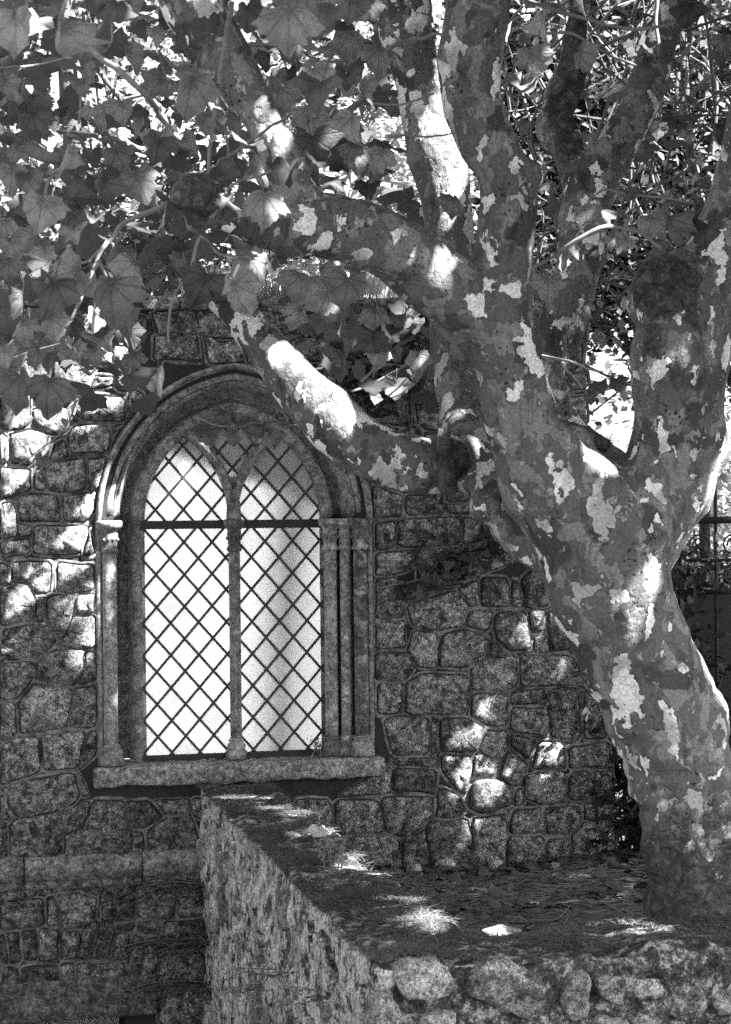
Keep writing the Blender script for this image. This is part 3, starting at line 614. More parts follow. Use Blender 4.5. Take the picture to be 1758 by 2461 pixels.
for ri, reg in enumerate(regions):
    if area2(reg) < 0: reg = reg[::-1]
    ou, oz = ((-0.40, CAMZ - 0.30), (0.115, CAMZ - 0.30), (0.0, CAMZ + 0.47))[ri]; dx, dz = (DX, DZ)
    for i in range(-6, 7):
        for j in range(-18, 12):
            if (i + j) % 2: continue
            cu, cz = ou + i * dx / 2, oz + j * dz / 2; s_ = 0.94
            # centres sit between the crossings
            d = clip([(cu - dx / 2 * s_, cz), (cu, cz - dz / 2 * s_), (cu + dx / 2 * s_, cz), (cu, cz + dz / 2 * s_)], reg)
            if len(d) < 3 or abs(area2(d)) < 6e-4: continue
            tl, tm = random.uniform(-0.03, 0.03), random.uniform(-0.03, 0.03)
            n = len(d); V = [WP(u, z, WG + (u - cu) * tl + (z - cz) * tm + e) for e in (0.0, 0.004) for u, z in d]
            Fc = [tuple(range(n, 2 * n))] + [(k, (k + 1) % n, n + (k + 1) % n, n + k) for k in range(n)]
            wsub('pane', mesh('pane', V, Fc, False), M['glass'])
    sl_ = dz / dx
    for sg in (1, -1):
        for j in range(-24, 24):
            # bar along slope sg, through the crossings
            z0_ = oz + (j + 0.5) * dz + random.uniform(-0.003, 0.003); u0_ = ou
            ja = random.uniform(-0.006, 0.006); a, b = (u0_ - 2, z0_ - 2 * sl_ * sg * (1 + ja)), (u0_ + 2, z0_ + 2 * sl_ * sg * (1 + ja))
            nl = math.hypot(1, sl_); nx_, nz_ = -sl_ * sg / nl * 0.0072, 1 / nl * 0.0072
            d = clip([(a[0] + nx_, a[1] + nz_), (a[0] - nx_, a[1] - nz_), (b[0] - nx_, b[1] - nz_), (b[0] + nx_, b[1] + nz_)], reg)
            if len(d) < 3 or abs(area2(d)) < 4e-4: continue
            e0, e1 = (-0.004, 0.009) if sg > 0 else (-0.005, 0.0105); n = len(d)
            V = [WP(u, z, WG + e) for e in (e0, e1) for u, z in d]
            Fc = [tuple(reversed(range(n))), tuple(range(n, 2 * n))] + [(k, (k + 1) % n, n + (k + 1) % n, n + k) for k in range(n)]
            wsub('lead_strip', mesh('lead_strip', V, Fc, False), M['lead'])
for z0_, z1_ in ((ZS - 0.045, ZS + 0.008), (ZSILL, ZSILL + 0.035)):
    for u0_, u1_ in ((-HA, -0.03), (0.03, HA)):
        V, Fc = [], []; box(V, Fc, (u0_ - 0.02, WG + 0.006, z0_), (u1_ + 0.02, WG + 0.032, z1_), lambda x, y, z: WP(x, z, y)); wsub('saddle_bar', mesh('saddle_bar', V, Fc, False), M['iron'])
# post and slab added behind the panes to shade right light and arch head
V, Fc = [], []; tube(V, Fc, [(*WP(0.22, CAMZ - 2.6, -0.33), 0.11), (*WP(0.26, CAMZ - 1.0, -0.33), 0.11), (*WP(0.36, CAMZ + 0.3, -0.33), 0.11)], 16)
tag(link('shade_post', mesh('shade_post', V, Fc), M['dressed']), 'round post added behind the right light of the window to shade its panes', 'shade_post')

V, Fc = [], []; box(V, Fc, (-0.72, -0.4, 0.0), (0.72, -0.21, 0.6), lambda x, y, z: WP(x, ZS + 0.27 - 0.36 * x + z, y))
tag(link('shade_slab', mesh('shade_slab', V, Fc, False), M['dbark']), 'sloping slab added behind the glass to darken the arch head', 'blocker')

# ------------------------------------------------------------------ low garden wall (an L: out from the chapel, then across)
ZG = CAMZ - 4.2
gw = tag(empty('garden_wall', WP(UL + 0.2, ZG, 2.4)), 'low mossy rubble garden wall running out from under the window', 'wall')
bpy.context.view_layer.update(); GW_INV = Matrix.Translation(-gw.location)
def gpart(name, me, m):
    o = link(name, me, m, gw); o.matrix_parent_inverse = GW_INV; return o
V, Fc = [], []
box(V, Fc, (UL, 0.02, ZG), (UR, VF, ZW - 0.02), lambda x, y, z: WP(x, z, y))
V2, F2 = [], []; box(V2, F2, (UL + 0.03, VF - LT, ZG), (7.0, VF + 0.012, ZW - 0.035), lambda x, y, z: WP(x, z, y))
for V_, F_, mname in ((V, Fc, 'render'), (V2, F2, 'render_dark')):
  me = remesh(mesh('lw', V_, F_, False), 0.026, 5)
  co = np.empty(len(me.vertices) * 3, np.float32); me.vertices.foreach_get("co", co); co = co.reshape(-1, 3)
  nr = np.empty(len(me.vertices) * 3, np.float32); me.vertices.foreach_get("normal", nr); nr = nr.reshape(-1, 3)
  for i in range(len(co)):
      p = co[i]; k = 0.05 * nz(p, 2.2) + 0.025 * nz(p, 6.5, 3) + 0.012 * nz(p, 15, 9)
      co[i] = p + nr[i] * k
  me.vertices.foreach_set("co", co.ravel()); me.update()
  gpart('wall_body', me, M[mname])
# bulging stones in the near face
FS = [[(430,1290),(520,1240),(640,1235),(740,1280),(800,1350),(815,1450),(700,1500),(560,1440),(440,1380)], [(870,1290),(990,1280),(985,1500),(860,1500)], [(1000,1300),(1150,1300),(1140,1450),(1020,1400)],
      [(1170,1320),(1300,1290),(1310,1390),(1170,1430)], [(1170,1460),(1290,1450),(1290,1600),(1170,1600)], [(1330,1280),(1500,1300),(1500,1450),(1340,1480)], [(1520,1290),(1680,1270),(1680,1480),(1530,1480)],
      [(20,1380),(130,1370),(170,1600),(0,1600)], [(240,1480),(370,1440),(430,1600),(200,1600)], [(110,1230),(340,1230),(400,1390),(160,1420)], [(470,1500),(640,1530),(640,1640),(460,1640)], [(1320,1500),(1480,1490),(1480,1640),(1320,1640)], [(1000,1470),(1150,1470),(1150,1640),(1000,1640)], [(660,1530),(840,1500),(850,1640),(660,1640)]]
for i, poly in enumerate(FS):
    q = [wuv(880 + x * 0.5406, 1640 + y * 0.5406, VF) for x, y in poly]
    if area2(q) < 0: q = q[::-1]
    q = chaikin(chaikin(q, 2, 0.17), 1, 0.3); n = len(q); c = sum(q) / n; V, Fc = [], []; sz = np.mean([np.linalg.norm(p - c) for p in q])
    for f_, w in ((1.02, -0.06), (1.0, 0.012), (0.95, 0.03), (0.65, 0.036), (0.3, 0.036)):
        for p in q:
            g = c + (p - c) * f_ * (1 + 0.3 * nz((p[0], p[1], i), 16) + 0.12 * nz((p[0], p[1], i), 45)); V.append(WP(g[0], g[1], VF + w + 0.03 * nz((g[0], g[1], w), 12, i)))
    V.append(WP(c[0], c[1], VF + 0.036))
    for k in range(4):
        for j in range(n): Fc.append((k * n + j, k * n + (j + 1) % n, (k + 1) * n + (j + 1) % n, (k + 1) * n + j))
    for j in range(n): Fc.append((4 * n + j, 4 * n + (j + 1) % n, 5 * n))
    me = mesh('stone', V, Fc); me.polygons.foreach_set('use_smooth', [k >= n for k in range(len(Fc))]); gpart('stone', me, M['crust'])
# flakes of pale render and flat stones on the side face
fk = random.Random(77)
for i in range(70):
    v0, z0_, a_ = fk.uniform(0.15, VF - 0.05), ZW - 0.06 - abs(fk.gauss(0, 0.55)), fk.uniform(0.04, 0.15); n = 11; V, Fc = [], []
    ol = [(v0 + a_ * math.cos(2 * math.pi * k / n) * fk.uniform(0.6, 1.2), z0_ + a_ * fk.uniform(0.7, 1.3) * math.sin(2 * math.pi * k / n) * fk.uniform(0.6, 1.2)) for k in range(n)]
    bs = UL - (0.05 * nz(WP(UL, z0_, v0), 2.2) + 0.025 * nz(WP(UL, z0_, v0), 6.5, 3))
    for f_, w in ((1.0, -0.05), (0.97, 0.012), (0.86, 0.02)):
        for v_, z_ in ol: V.append(WP(bs - w - 0.012 * nz((v_, z_, i), 11), min(z0_ + (z_ - z0_) * f_, ZW - 0.03), v0 + (v_ - v0) * f_))
    V.append(WP(bs - 0.02, z0_, v0))
    for k in range(2):
        for j in range(n): Fc.append((k * n + j, k * n + (j + 1) % n, (k + 1) * n + (j + 1) % n, (k + 1) * n + j))
    for j in range(n): Fc.append((2 * n + j, 2 * n + (j + 1) % n, 3 * n))
    gpart('stone', recalc(mesh('stone', V, Fc, False)), M['crust'] if i % 2 else M['render'])

def blades(n, sampler, length, width, seed, lean=1.0):     # thin curved blades, two triangles... one quad and a tip each
    r = random.Random(seed); V = np.empty((n * 5, 3), np.float32); F = []
    for i in range(n):
        p, up = sampler(r); L = length * r.uniform(0.5, 1.4); a = r.uniform(0, 6.283)
        d = np.array([math.cos(a), math.sin(a), 0.0]); t_ = up + d * lean * r.uniform(0.3, 1.3); t_ /= np.linalg.norm(t_)
        s_ = np.cross(t_, d + np.array([0.01, 0.02, 0.3])); s_ = s_ / (np.linalg.norm(s_) + 1e-9) * width * r.uniform(0.6, 1.3)
        m_ = p + t_ * L * 0.55; e = p + t_ * L + d * L * 0.3 * lean - np.array([0, 0, 1]) * L * 0.18 * lean
        V[i * 5:i * 5 + 5] = (p - s_, p + s_, m_ + s_ * 0.8, m_ - s_ * 0.8, e)
    b = np.arange(n) * 5
    tri = np.concatenate([np.stack([b, b + 1, b + 2], 1), np.stack([b, b + 2, b + 3], 1), np.stack([b + 3, b + 2, b + 4], 1)])
    return fastmesh('blades', V, tri)
def wall_top(r):
    while True:
        if r.random() < 0.7: u, v = UL - 0.012 + (UR - UL) * r.random() ** 1.25, r.uniform(0.05, VF)
        else: u, v = r.uniform(UL, 3.2), r.uniform(VF - LT, VF)
        if nz((u, v, 0), 3.0) + r.uniform(-0.5, 0.5) > -0.15: break
    p = np.array(WP(u, ZW - 0.02 + 0.045 * nz(WP(u, ZW, v), 2.6), v)); edge = 0.0
    return p, np.array([0, 0, 0.45])
tag(gpart('moss', blades(26000, wall_top, 0.05, 0.0016, 5, 1.4), M['moss']), kind='stuff')

# ------------------------------------------------------------------ leaf shapes
HALF = [(0.0, 0.26), (0.09, 0.35), (0.22, 0.38), (0.38, 0.40), (0.41, 0.27), (0.47, 0.17), (0.61, 0.04), (0.50, -0.03), (0.45, -0.11), (0.35, -0.15), (0.33, -0.25), (0.29, -0.36), (0.19, -0.41), (0.11, -0.49), (0.0, -0.64)]
def leaf_mesh(name, seed, rings=(0.45, 1.0), pet=True):
    r = random.Random(seed); out = HALF + [(-x, y) for x, y in reversed(HALF[1:-1])]; n = len(out); V = [(0, 0.05, 0)]; Fc = []
    fold, droop, curl, tw = r.uniform(0.05, 0.85), r.uniform(-0.2, 0.8), r.uniform(-0.8, 0.6), r.uniform(-0.7, 0.7)
    jit = [(r.uniform(-.045, .045), r.uniform(-.045, .045)) for _ in out]
    for f_ in rings:
        for (x, y), (jx, jy) in zip(out, jit):
            x, y = (x + jx) * f_, (y + jy - 0.05) * f_ + 0.05
            z = -fold * abs(x) * (0.6 + 0.4 * f_) + curl * y * y * 1.4 - droop * x * x + tw * x * y + 0.05 * math.sin(9 * x + seed) * f_ + 0.04 * math.sin(11 * y + 2 * seed) * f_
            V.append((x, y, z))
    m = len(rings)
    for i in range(n): Fc.append((0, 1 + i, 1 + (i + 1) % n))
    for k in range(m - 1):
        for i in range(n): Fc.append((1 + k * n + i, 1 + (k + 1) * n + i, 1 + (k + 1) * n + (i + 1) % n, 1 + k * n + (i + 1) % n))
    if pet:
        b = r.uniform(-0.12, 0.12); tube(V, Fc, [(0, 0.2, 0.0, 0.012), (b * 0.5, 0.5, 0.05, 0.011), (b, 0.75, 0.02, 0.013)], 4, False)
    return mesh(name, V, Fc)
LEAVES = [leaf_mesh('leaf', k) for k in range(16)]
for me in LEAVES: me.materials.append(M['leaf'])

# ------------------------------------------------------------------ the plane tree
tree_base = PD(1600, 2100, 7.75)
tree = tag(empty('plane_tree', tuple(tree_base)), 'old plane tree with patchy bark leaning across the chapel wall', 'tree')
bpy.context.view_layer.update(); TR_INV = Matrix.Translation(-tree.location)
def tpart(name, me, m):
    o = link(name, me, m, tree); o.matrix_parent_inverse = TR_INV; return o
def chain(pts):                             # display x, y, radius, depth -> world x, y, z, r
    return [np.array([*PD(x, y, d), r * d / 4100]) for x, y, r, d in pts]
LIMBS = {
 'trunk': [(1650,2300,200,7.75),(1625,2130,178,7.75),(1590,2000,158,7.75),(1560,1880,140,7.75),(1520,1740,116,7.75),(1488,1620,124,7.75),(1436,1500,127,7.75),(1394,1400,128,7.72),(1360,1300,146,7.7),(1345,1210,164,7.7),(1350,1140,170,7.7),(1390,1110,130,7.7)],
 'right': [(1400,1150,140,7.72),(1480,1080,112,7.7),(1503,990,100,7.68),(1508,890,101,7.66),(1507,780,108,7.64),(1530,690,100,7.64),(1580,590,72,7.64),(1620,470,60,7.6),(1665,300,55,7.5),(1720,50,50,7.4),(1780,-300,42,7.2)],
 'left': [(1330,1170,140,7.66),(1240,1090,118,7.6),(1185,1000,95,7.52),(1150,900,82,7.48),(1128,800,78,7.44),(1112,700,76,7.4),(1112,600,72,7.36),(1124,500,65,7.32),(1122,400,62,7.3),(1072,300,68,7.28),(1040,200,66,7.25),(1045,100,70,7.2),(1062,0,72,7.15),(1090,-150,66,7.1),(1150,-400,55,7.0)],
 'arm': [(1105,770,72,7.42),(1065,710,78,7.38),(1000,650,80,7.3),(910,575,74,7.2),(810,520,70,7.1),(710,500,66,7.0),(610,505,54,6.9),(520,490,42,6.85),(450,450,40,6.8)],
 'back': [(1240,1230,70,7.85),(1170,1190,58,7.95),(1110,1110,60,8.15),(1055,1010,60,8.4),(1025,890,54,8.6),(1003,750,52,8.72),(1000,610,60,8.75),(996,480,60,8.75),(968,350,64,8.75),(935,220,58,8.75),(908,100,58,8.75),(895,0,60,8.75),(870,-200,55,8.8),(820,-450,45,8.8)],
 'bough': [(1050,1010,62,8.38),(985,1030,66,8.2),(900,1028,64,8.1),(800,985,66,8.1),(715,910,60,8.15),(650,845,54,8.2),(602,785,50,8.25),(550,722,46,8.3),(492,668,40,8.35),(440,625,33,8.4),(380,570,26,8.45),(300,520,18,8.5)],
 'upper': [(715,500,50,7.0),(660,440,44,6.98),(625,360,42,6.95),(585,270,44,6.95),(530,180,52,6.95),(475,90,62,6.95),(430,0,64,6.9),(380,-120,58,6.9),(320,-300,48,6.8)],
 'far': [(1400,1130,90,7.9),(1330,1030,55,8.05),(1245,930,42,8.2),(1218,820,44,8.3),(1255,690,54,8.4),(1286,570,50,8.45),(1302,460,54,8.5),(1350,365,48,8.55),(1412,250,42,8.6),(1462,110,38,8.7),(1500,0,34,8.7),(1540,-200,28,8.7)],
 'gnarled': [(1298,440,44,8.5),(1270,350,38,8.6),(1236,270,36,8.65),(1262,190,36,8.7),(1284,100,28,8.75),(1278,0,22,8.8),(1262,-120,18,8.8)],
 'stub': [(1200,925,20,8.0),(1250,950,26,8.0),(1310,975,25,7.95),(1345,985,18,7.95)],
}
V, Fc = [], []; centers = {}
for nm, pts in LIMBS.items():
    q = catmull(chain(pts), 0.03); centers[nm] = q; tube(V, Fc, q, 20, True, 0.1, len(V))
def ball(x, y, r, d, sq=1.0):
    c = PD(x, y, d); rr = r * d / 4100; s0 = len(V)
    for a in range(1, 10):
        th = math.pi * a / 10
        for k in range(16): V.append((c[0] + rr * math.sin(th) * math.cos(k * math.pi / 8), c[1] + rr * math.sin(th) * math.sin(k * math.pi / 8), c[2] + sq * rr * math.cos(th)))
    for a in range(8):
        for k in range(16): Fc.append((s0 + a * 16 + k, s0 + a * 16 + 16 + k, s0 + a * 16 + 16 + (k + 1) % 16, s0 + a * 16 + (k + 1) % 16))
    Fc.append(tuple(s0 + k for k in range(16))); Fc.append(tuple(s0 + 8 * 16 + k for k in reversed(range(16))))
for b in ((1085, 1125, 40, 7.85), (1482, 640, 80, 7.6), (1440, 680, 56, 7.58), (1505, 605, 50, 7.6), (430, 430, 52, 6.78), (445, 480, 40, 6.8), (1005, 1010, 56, 8.25, 1.1), (1270, 1000, 60, 7.7), (1170, 390, 40, 7.3), (1390, 1190, 130, 7.7), (1345, 1075, 62, 7.72), (1130, 1170, 34, 7.85), (1560, 1000, 60, 7.7), (1535, 1640, 60, 7.8), (1500, 2110, 74, 7.7), (1560, 2130, 110, 7.55), (1448, 2105, 50, 7.66), (1478, 2070, 50, 7.7)): ball(*b)
me = remesh(mesh('tree', V, Fc, False), 0.0135, 14)
n = len(me.vertices); co = np.empty(n * 3, np.float32); me.vertices.foreach_get("co", co); co = co.reshape(-1, 3)
nr = np.empty(n * 3, np.float32); me.vertices.foreach_get("normal", nr); nr = nr.reshape(-1, 3)
burls = [(PD(1480, 635, 7.5), 0.17), (PD(430, 440, 6.7), 0.13), (PD(1000, 1020, 8.1), 0.12)]
gn = np.array([q[:3] for q in centers['gnarled']])
for i in range(n):
    p = co[i]; k = 0.018 * nz(p, 3.2) + 0.007 * nz(p, 9, 4) + 0.016 * noise.noise(Vector((p[0] * 7, p[1] * 7, p[2] * 1.3))) + 0.006 * noise.noise(Vector((p[0] * 17, p[1] * 17, p[2] * 3)))
    zz = p[2] - CAMZ
    if zz < -0.35: k += 0.02 * (noise.noise(Vector((p[0] * 2.5, p[1] * 2.5, p[2] * 17))) + 0.5 * noise.noise(Vector((p[0] * 5, p[1] * 5, p[2] * 34)))) * min(1, (-0.35 - zz) * 1.2)   # compression folds of the leaning trunk
    if zz < -1.1: k += 0.03 * nz(p, 7, 2) * min(1, (-1.1 - zz) * 2)
    for c, r_ in burls:
        d = math.dist(p, c)
        if d < r_ * 1.5: k += (0.03 * nz(p, 13, 1) + 0.012 * nz(p, 30, 1)) * max(0, 1.5 - d / r_)
    if zz > 0.9 and p[0] > 0.5 and p[1] > 8.2:
        d = np.min(((gn - p) ** 2).sum(1)) ** .5
        if d < 0.13: k += 0.03 * noise.noise(Vector((p[0] * 16, p[1] * 16, p[2] * 4)))
    co[i] = p + nr[i] * k
me.vertices.foreach_set("co", co.ravel()); me.update()
old = np.clip((-0.75 - (co[:, 2] - CAMZ)) * 0.9, 0, 0.74)
for c, r_ in burls: old = np.maximum(old, np.clip(1.35 - np.linalg.norm(co - c, axis=1) / r_ * 1.1, 0, 0.62))
near = (co[:, 1] > 8.3) & (co[:, 0] > 0.5) & (co[:, 2] > CAMZ + 1.2); old[near] = np.maximum(old[near], np.clip(1.5 - np.array([np.min(np.linalg.norm(gn - p, axis=1)) for p in co[near]]) / 0.08, 0, 0.8))
at = me.attributes.new('old_bark', 'FLOAT', 'POINT'); at.data.foreach_set('value', old.astype(np.float32))
yc = np.array([q[:3] for q in centers['bough'][8:-20:3]] + [q[:3] for q in centers['upper'][20::3]] + [q[:3] for q in centers['back'][60::3]])
yg = np.array([np.min(((yc - p) ** 2).sum(1)) for p in co]) ** 0.5
at = me.attributes.new('young_bark', 'FLOAT', 'POINT'); at.data.foreach_set('value', np.clip(2.4 - yg / 0.1, 0, 1).astype(np.float32))
trunk = tpart('trunk', me, M['bark'])
TREE_V = co
# the torn collar where the bough meets the stem, and a dead piece caught in the fork
for pts, nm in (([(985,955,12,8.07),(980,1000,20,8.05),(985,1060,24,8.05),(1005,1095,14,8.07)], 'bark_collar'), ([(1215,935,14,7.9),(1255,958,22,7.85),(1310,978,24,7.8),(1352,990,15,7.8)], 'dead_branch')):
    V, Fc = [], []; tube(V, Fc, catmull(chain(pts), 0.012), 14, True, 0.7); tpart(nm, mesh(nm, V, Fc), M['rbark'])

# twigs (picture x, y in two traced crops, depth) -> curved tubes
def c1(x, y): return x * 0.5006, y * 0.5006
def c2(x, y): return 813 + x * 0.4994, y * 0.4994
def c3(x, y): return x * 0.5006, 757 + y * 0.5006
def c4(x, y): return 813 + x * 0.4994, 757 + y * 0.4994
TW = [(c1, [(750,900),(560,990),(480,1070),(400,1160)], 6.7, 7), (c1, [(1030,-40),(1000,200),(960,480),(925,770)], 6.5, 7), (c1, [(390,210),(600,370),(720,520),(800,620)], 6.2, 8), (c1, [(880,1050),(850,1180),(770,1330),(740,1520)], 6.6, 4.5),
      (c1, [(890,1040),(960,1110),(1050,1140),(1180,1130)], 6.6, 4), (c1, [(-40,570),(100,640),(200,700),(260,700)], 7.5, 18), (c1, [(-30,310),(30,380),(100,450)], 7.5, 16), (c1, [(1300,490),(1150,600),(1010,690),(930,750)], 6.5, 4), (c1, [(1240,745),(1150,780),(1060,800),(1000,860)], 6.4, 4),
      (c1, [(-20,300),(150,290),(330,260)], 6.5, 3), (c1, [(1080,200),(1280,200),(1400,260),(1560,270)], 7.5, 4), (c1, [(470,465),(560,450),(640,425)], 7, 4), (c1, [(270,745),(220,800),(200,880)], 5.8, 4), (c1, [(430,1160),(400,1220),(380,1300)], 5.9, 4), (c1, [(430,1160),(470,1240)], 5.9, 4),
      (c1, [(400,1160),(220,1180),(60,1190),(-40,1230)], 6.6, 4), (c1, [(500,100),(500,200),(420,240)], 7, 3), (c1, [(340,540),(370,330),(390,240)], 7, 3), (c1, [(480,1070),(420,1180),(330,1400),(280,1480)], 6.5, 5), (c1, [(960,480),(1000,520),(1010,700)], 6.5, 4), (c1, [(300,600),(350,620),(400,680)], 6, 4),
      (c2, [(680,-10),(900,60),(1150,120),(1350,110)], 7.2, 5.5), (c2, [(100,215),(200,180),(340,150)], 7, 5), (c2, [(100,600),(250,605),(390,590)], 7, 3.5), (c2, [(20,460),(150,460),(300,410)], 7, 3.5), (c2, [(730,150),(900,150),(1050,220),(1200,300)], 8, 4), (c2, [(860,1115),(1040,1020),(1200,1030),(1320,1095)], 7.1, 6),
      (c2, [(740,1200),(880,1110),(1040,1020)], 7.2, 4), (c2, [(980,930),(1050,850),(1200,870),(1440,900)], 7.1, 3.5), (c2, [(800,1010),(1000,1020)], 7.2, 3), (c2, [(1290,0),(1295,250)], 7.5, 5), (c2, [(620,230),(640,100),(700,20)], 7.4, 4),
      (c4, [(750,55),(900,90),(980,125),(1060,130)], 7.4, 3.5), (c4, [(890,-20),(880,100),(850,250)], 8, 4), (c4, [(880,90),(930,160),(960,210)], 7.5, 3), (c3, [(1340,375),(1180,360),(1000,380),(880,345)], 8.6, 3), (c3, [(1250,290),(1200,350),(1130,440)], 8.5, 2.5), (c3, [(1060,250),(1200,290),(1290,350)], 8.6, 2.5),
      (c3, [(330,250),(290,380),(220,450),(80,560)], 7.6, 2.2), (c3, [(620,20),(590,80),(560,150)], 6.8, 3), (c4, [(-60,230),(100,150),(260,60)], 8.2, 3), (c4, [(-20,180),(60,90),(120,0)], 8.2, 3), (c3, [(0,90),(130,50),(260,10)], 6.6, 3)]
for fn, pts, d, r in TW:
    q = [np.array([*PD(*fn(x, y), d + 0.15 * math.sin(i * 1.7 + x)), r * d / 4100 * (1 - 0.45 * i / len(pts))]) for i, (x, y) in enumerate(pts)]
    q = catmull(q, 0.03)
    for i, p in enumerate(q): p[:3] += 0.012 * np.array(noise.noise_vector(Vector(p[:3] * 9)))
    V, Fc = [], []; tube(V, Fc, q, 6, True, 0.3); tpart('twig', mesh('twig', V, Fc), M['twig'])

# leaves one can pick out: (x, y, width in the traced crop, tip angle, depth)
LF = []
for x, y, s_, a, d in [(70,120,270,90,4.6),(270,160,310,100,4.6),(580,250,170,60,5.6),(1100,60,190,90,5.4),(1280,90,330,92,4.9),(1420,60,230,85,5.2),(840,400,270,100,5.5),(950,400,130,90,5.7),(150,530,190,80,5.6),(400,480,150,120,6),(240,540,90,90,6.2),(280,700,210,110,5.6),(700,650,180,100,5.8),(620,560,130,100,6.2),
    (450,840,200,95,5.5),(620,810,210,70,5.7),(1170,900,230,90,5.6),(1390,650,240,80,5.6),(1290,760,180,95,5.8),(1420,400,240,100,5.6),(50,780,170,90,6),(130,800,160,80,6),(180,930,240,100,5.5),(330,1030,150,80,5.6),(700,1040,190,110,5.8),(500,1110,190,130,5.5),(600,1200,240,90,5.4),(490,1310,290,88,5.1),
    (230,1300,260,105,5.3),(310,1210,220,165,5.3),(900,1270,240,115,5.6),(1050,1300,240,75,5.4),(1130,1180,210,60,5.7),(1340,1250,210,90,6),(1540,1280,230,100,6),(1440,1330,160,115,6.2),(100,1330,170,90,6),(420,1400,160,90,6),(560,1400,190,90,6.1),(230,1440,170,80,6),(100,1450,160,90,6),(330,980,140,90,6.2),
    (200,1130,140,90,6.4),(30,1000,130,90,6.2),(40,1180,160,90,6.2),(1560,560,210,90,6.2),(1570,700,160,90,6.4),(1060,540,150,90,6.3),(1100,640,170,80,6.3),(1000,780,170,20,6.2),(370,380,130,90,6.6),(520,40,170,90,6),(900,560,120,80,6.2),(780,300,130,100,6.4),(30,380,140,70,6.2),(420,980,120,100,6.6),(800,1150,110,100,6.6)]: LF.append((*c1(x, y), s_ / 2, a, d))
for x, y, s_, a, d in [(90,200,260,90,5.6),(210,220,250,95,5.5),(170,60,170,90,6),(330,100,180,80,5.8),(590,80,130,90,6.8),(700,160,200,85,5.2),(350,430,95,100,7.6),(180,530,90,110,7.6),(295,360,50,100,7.6),(20,60,150,90,6),(420,60,120,80,6.8),(60,330,140,100,5.9),(280,30,140,90,6.2),
    (990,330,110,110,8.6),(930,430,90,80,8.6),(1040,420,110,95,8.6),(1120,520,100,85,8.5),(1200,430,120,70,8.5),(1160,400,80,120,8.6),(890,400,70,90,8.6)]: LF.append((*c3(x, y), s_ / 2, a, d))
for x, y, s_, a, d in [(60,250,190,90,6),(740,270,210,80,6.8),(690,390,190,80,6.8),(960,250,170,60,7),(1100,410,130,90,7.2),(1320,380,110,100,7.5),(1560,580,120,90,7.5),(1300,570,100,100,8),(1000,970,170,-50,7),(1340,1010,240,90,6.4),(1510,1030,210,90,6.4),(1160,860,110,60,7),(810,1270,170,90,6.8),(1030,1120,120,100,7),
    (940,1120,110,90,7),(870,1160,100,100,7),(1110,1070,90,90,7),(180,900,150,150,7),(390,900,160,90,7.2),(1440,60,180,100,7.4),(710,160,90,60,7.5),(1500,70,100,30,7.5),(40,1400,170,90,6.6),(160,1420,130,90,7.2),(1440,600,90,90,8),(1190,210,100,100,8),(40,780,120,90,6.8),(280,60,110,110,7.6),(1250,180,110,80,8),(1560,250,120,90,7.6),
    (700,560,90,100,8),(820,830,90,90,8),(1010,1400,100,80,8),(240,1450,110,110,7.8),(20,40,150,80,6.6),(60,650,120,100,7)]: LF.append((*c2(x, y), s_ / 2, a, d))
for x, y, s_, a, d in [(150,220,110,80,8.4),(230,150,90,110,8.2),(880,240,90,110,7.6),(990,240,90,90,7.4),(1050,200,100,80,7.4),(1120,190,110,70,7.4),(60,60,130,100,7.6),(130,60,90,60,8),(40,250,80,100,8.4)]: LF.append((*c4(x, y), s_ / 2, a, d))
for x, y, s_, a, d in [(690,630,115,90,6.4),(780,640,100,100,6.6),(830,760,95,85,7.4),(870,740,75,100,7.6),(760,800,80,90,7.8),(730,690,70,90,7.6),(880,860,80,90,8.2),(830,860,70,80,8.2),(660,700,70,110,7.4),(930,800,70,90,8),(800,700,80,70,7.6),(905,700,80,110,7.6),(1330,470,90,80,7.4)]: LF.append((x, y, s_, a, d))
fr_ = random.Random(11)
LPX = np.array([(*proj(q[:3]), q[3] * 4100 / q[1], q[1]) for nm in LIMBS for q in centers[nm][::3]])
while len(LF) < 296:
    x, y = fr_.uniform(-30, 760), fr_.uniform(-30, 800)
    if y > 640 and x > 330: continue
    if fr_.random() < 0.35: x, y = fr_.uniform(560, 960), fr_.uniform(-20, 420)
    elif fr_.random() < 0.2: x, y = fr_.uniform(1180, 1640), fr_.uniform(-20, 700)
    d = fr_.uniform(6.0, 9.0)
    if np.any((np.hypot(LPX[:, 0] - x, LPX[:, 1] - y) < LPX[:, 2] + 45) & (LPX[:, 3] > d - 0.1)): continue
    LF.append((x, y, fr_.uniform(0.1, 0.17) * 4100 / d, 90 + fr_.uniform(-45, 45), d))
CAMP = Vector((0, 0, CAMZ))
for i, (x, y, s_, a, d) in enumerate(LF):
    c = Vector(PD(x, y, d)); wsize = s_ * d / 4100 * 0.84
    view = (CAMP - c).normalized(); ang = R(a)
    tip = Vector((math.cos(ang), 0, -math.sin(ang)))
    yb = -(tip - view * tip.dot(view)).normalized(); zb = view; xb = yb.cross(zb)
    m_ = Matrix((xb, yb, zb)).transposed().to_4x4()
    tilt = Matrix.Rotation(fr_.gauss(0.1, 0.55), 4, 'X') @ Matrix.Rotation(fr_.gauss(0, 0.6), 4, 'Y')
    me = LEAVES[fr_.randrange(16)]
    o = link('leaf', me, None, tree); o.matrix_parent_inverse = TR_INV
    o.matrix_basis = Matrix.Translation(c) @ m_ @ tilt @ Matrix.Scale(wsize, 4) @ Matrix.Diagonal((fr_.choice((-1, 1)), 1, 1, 1))

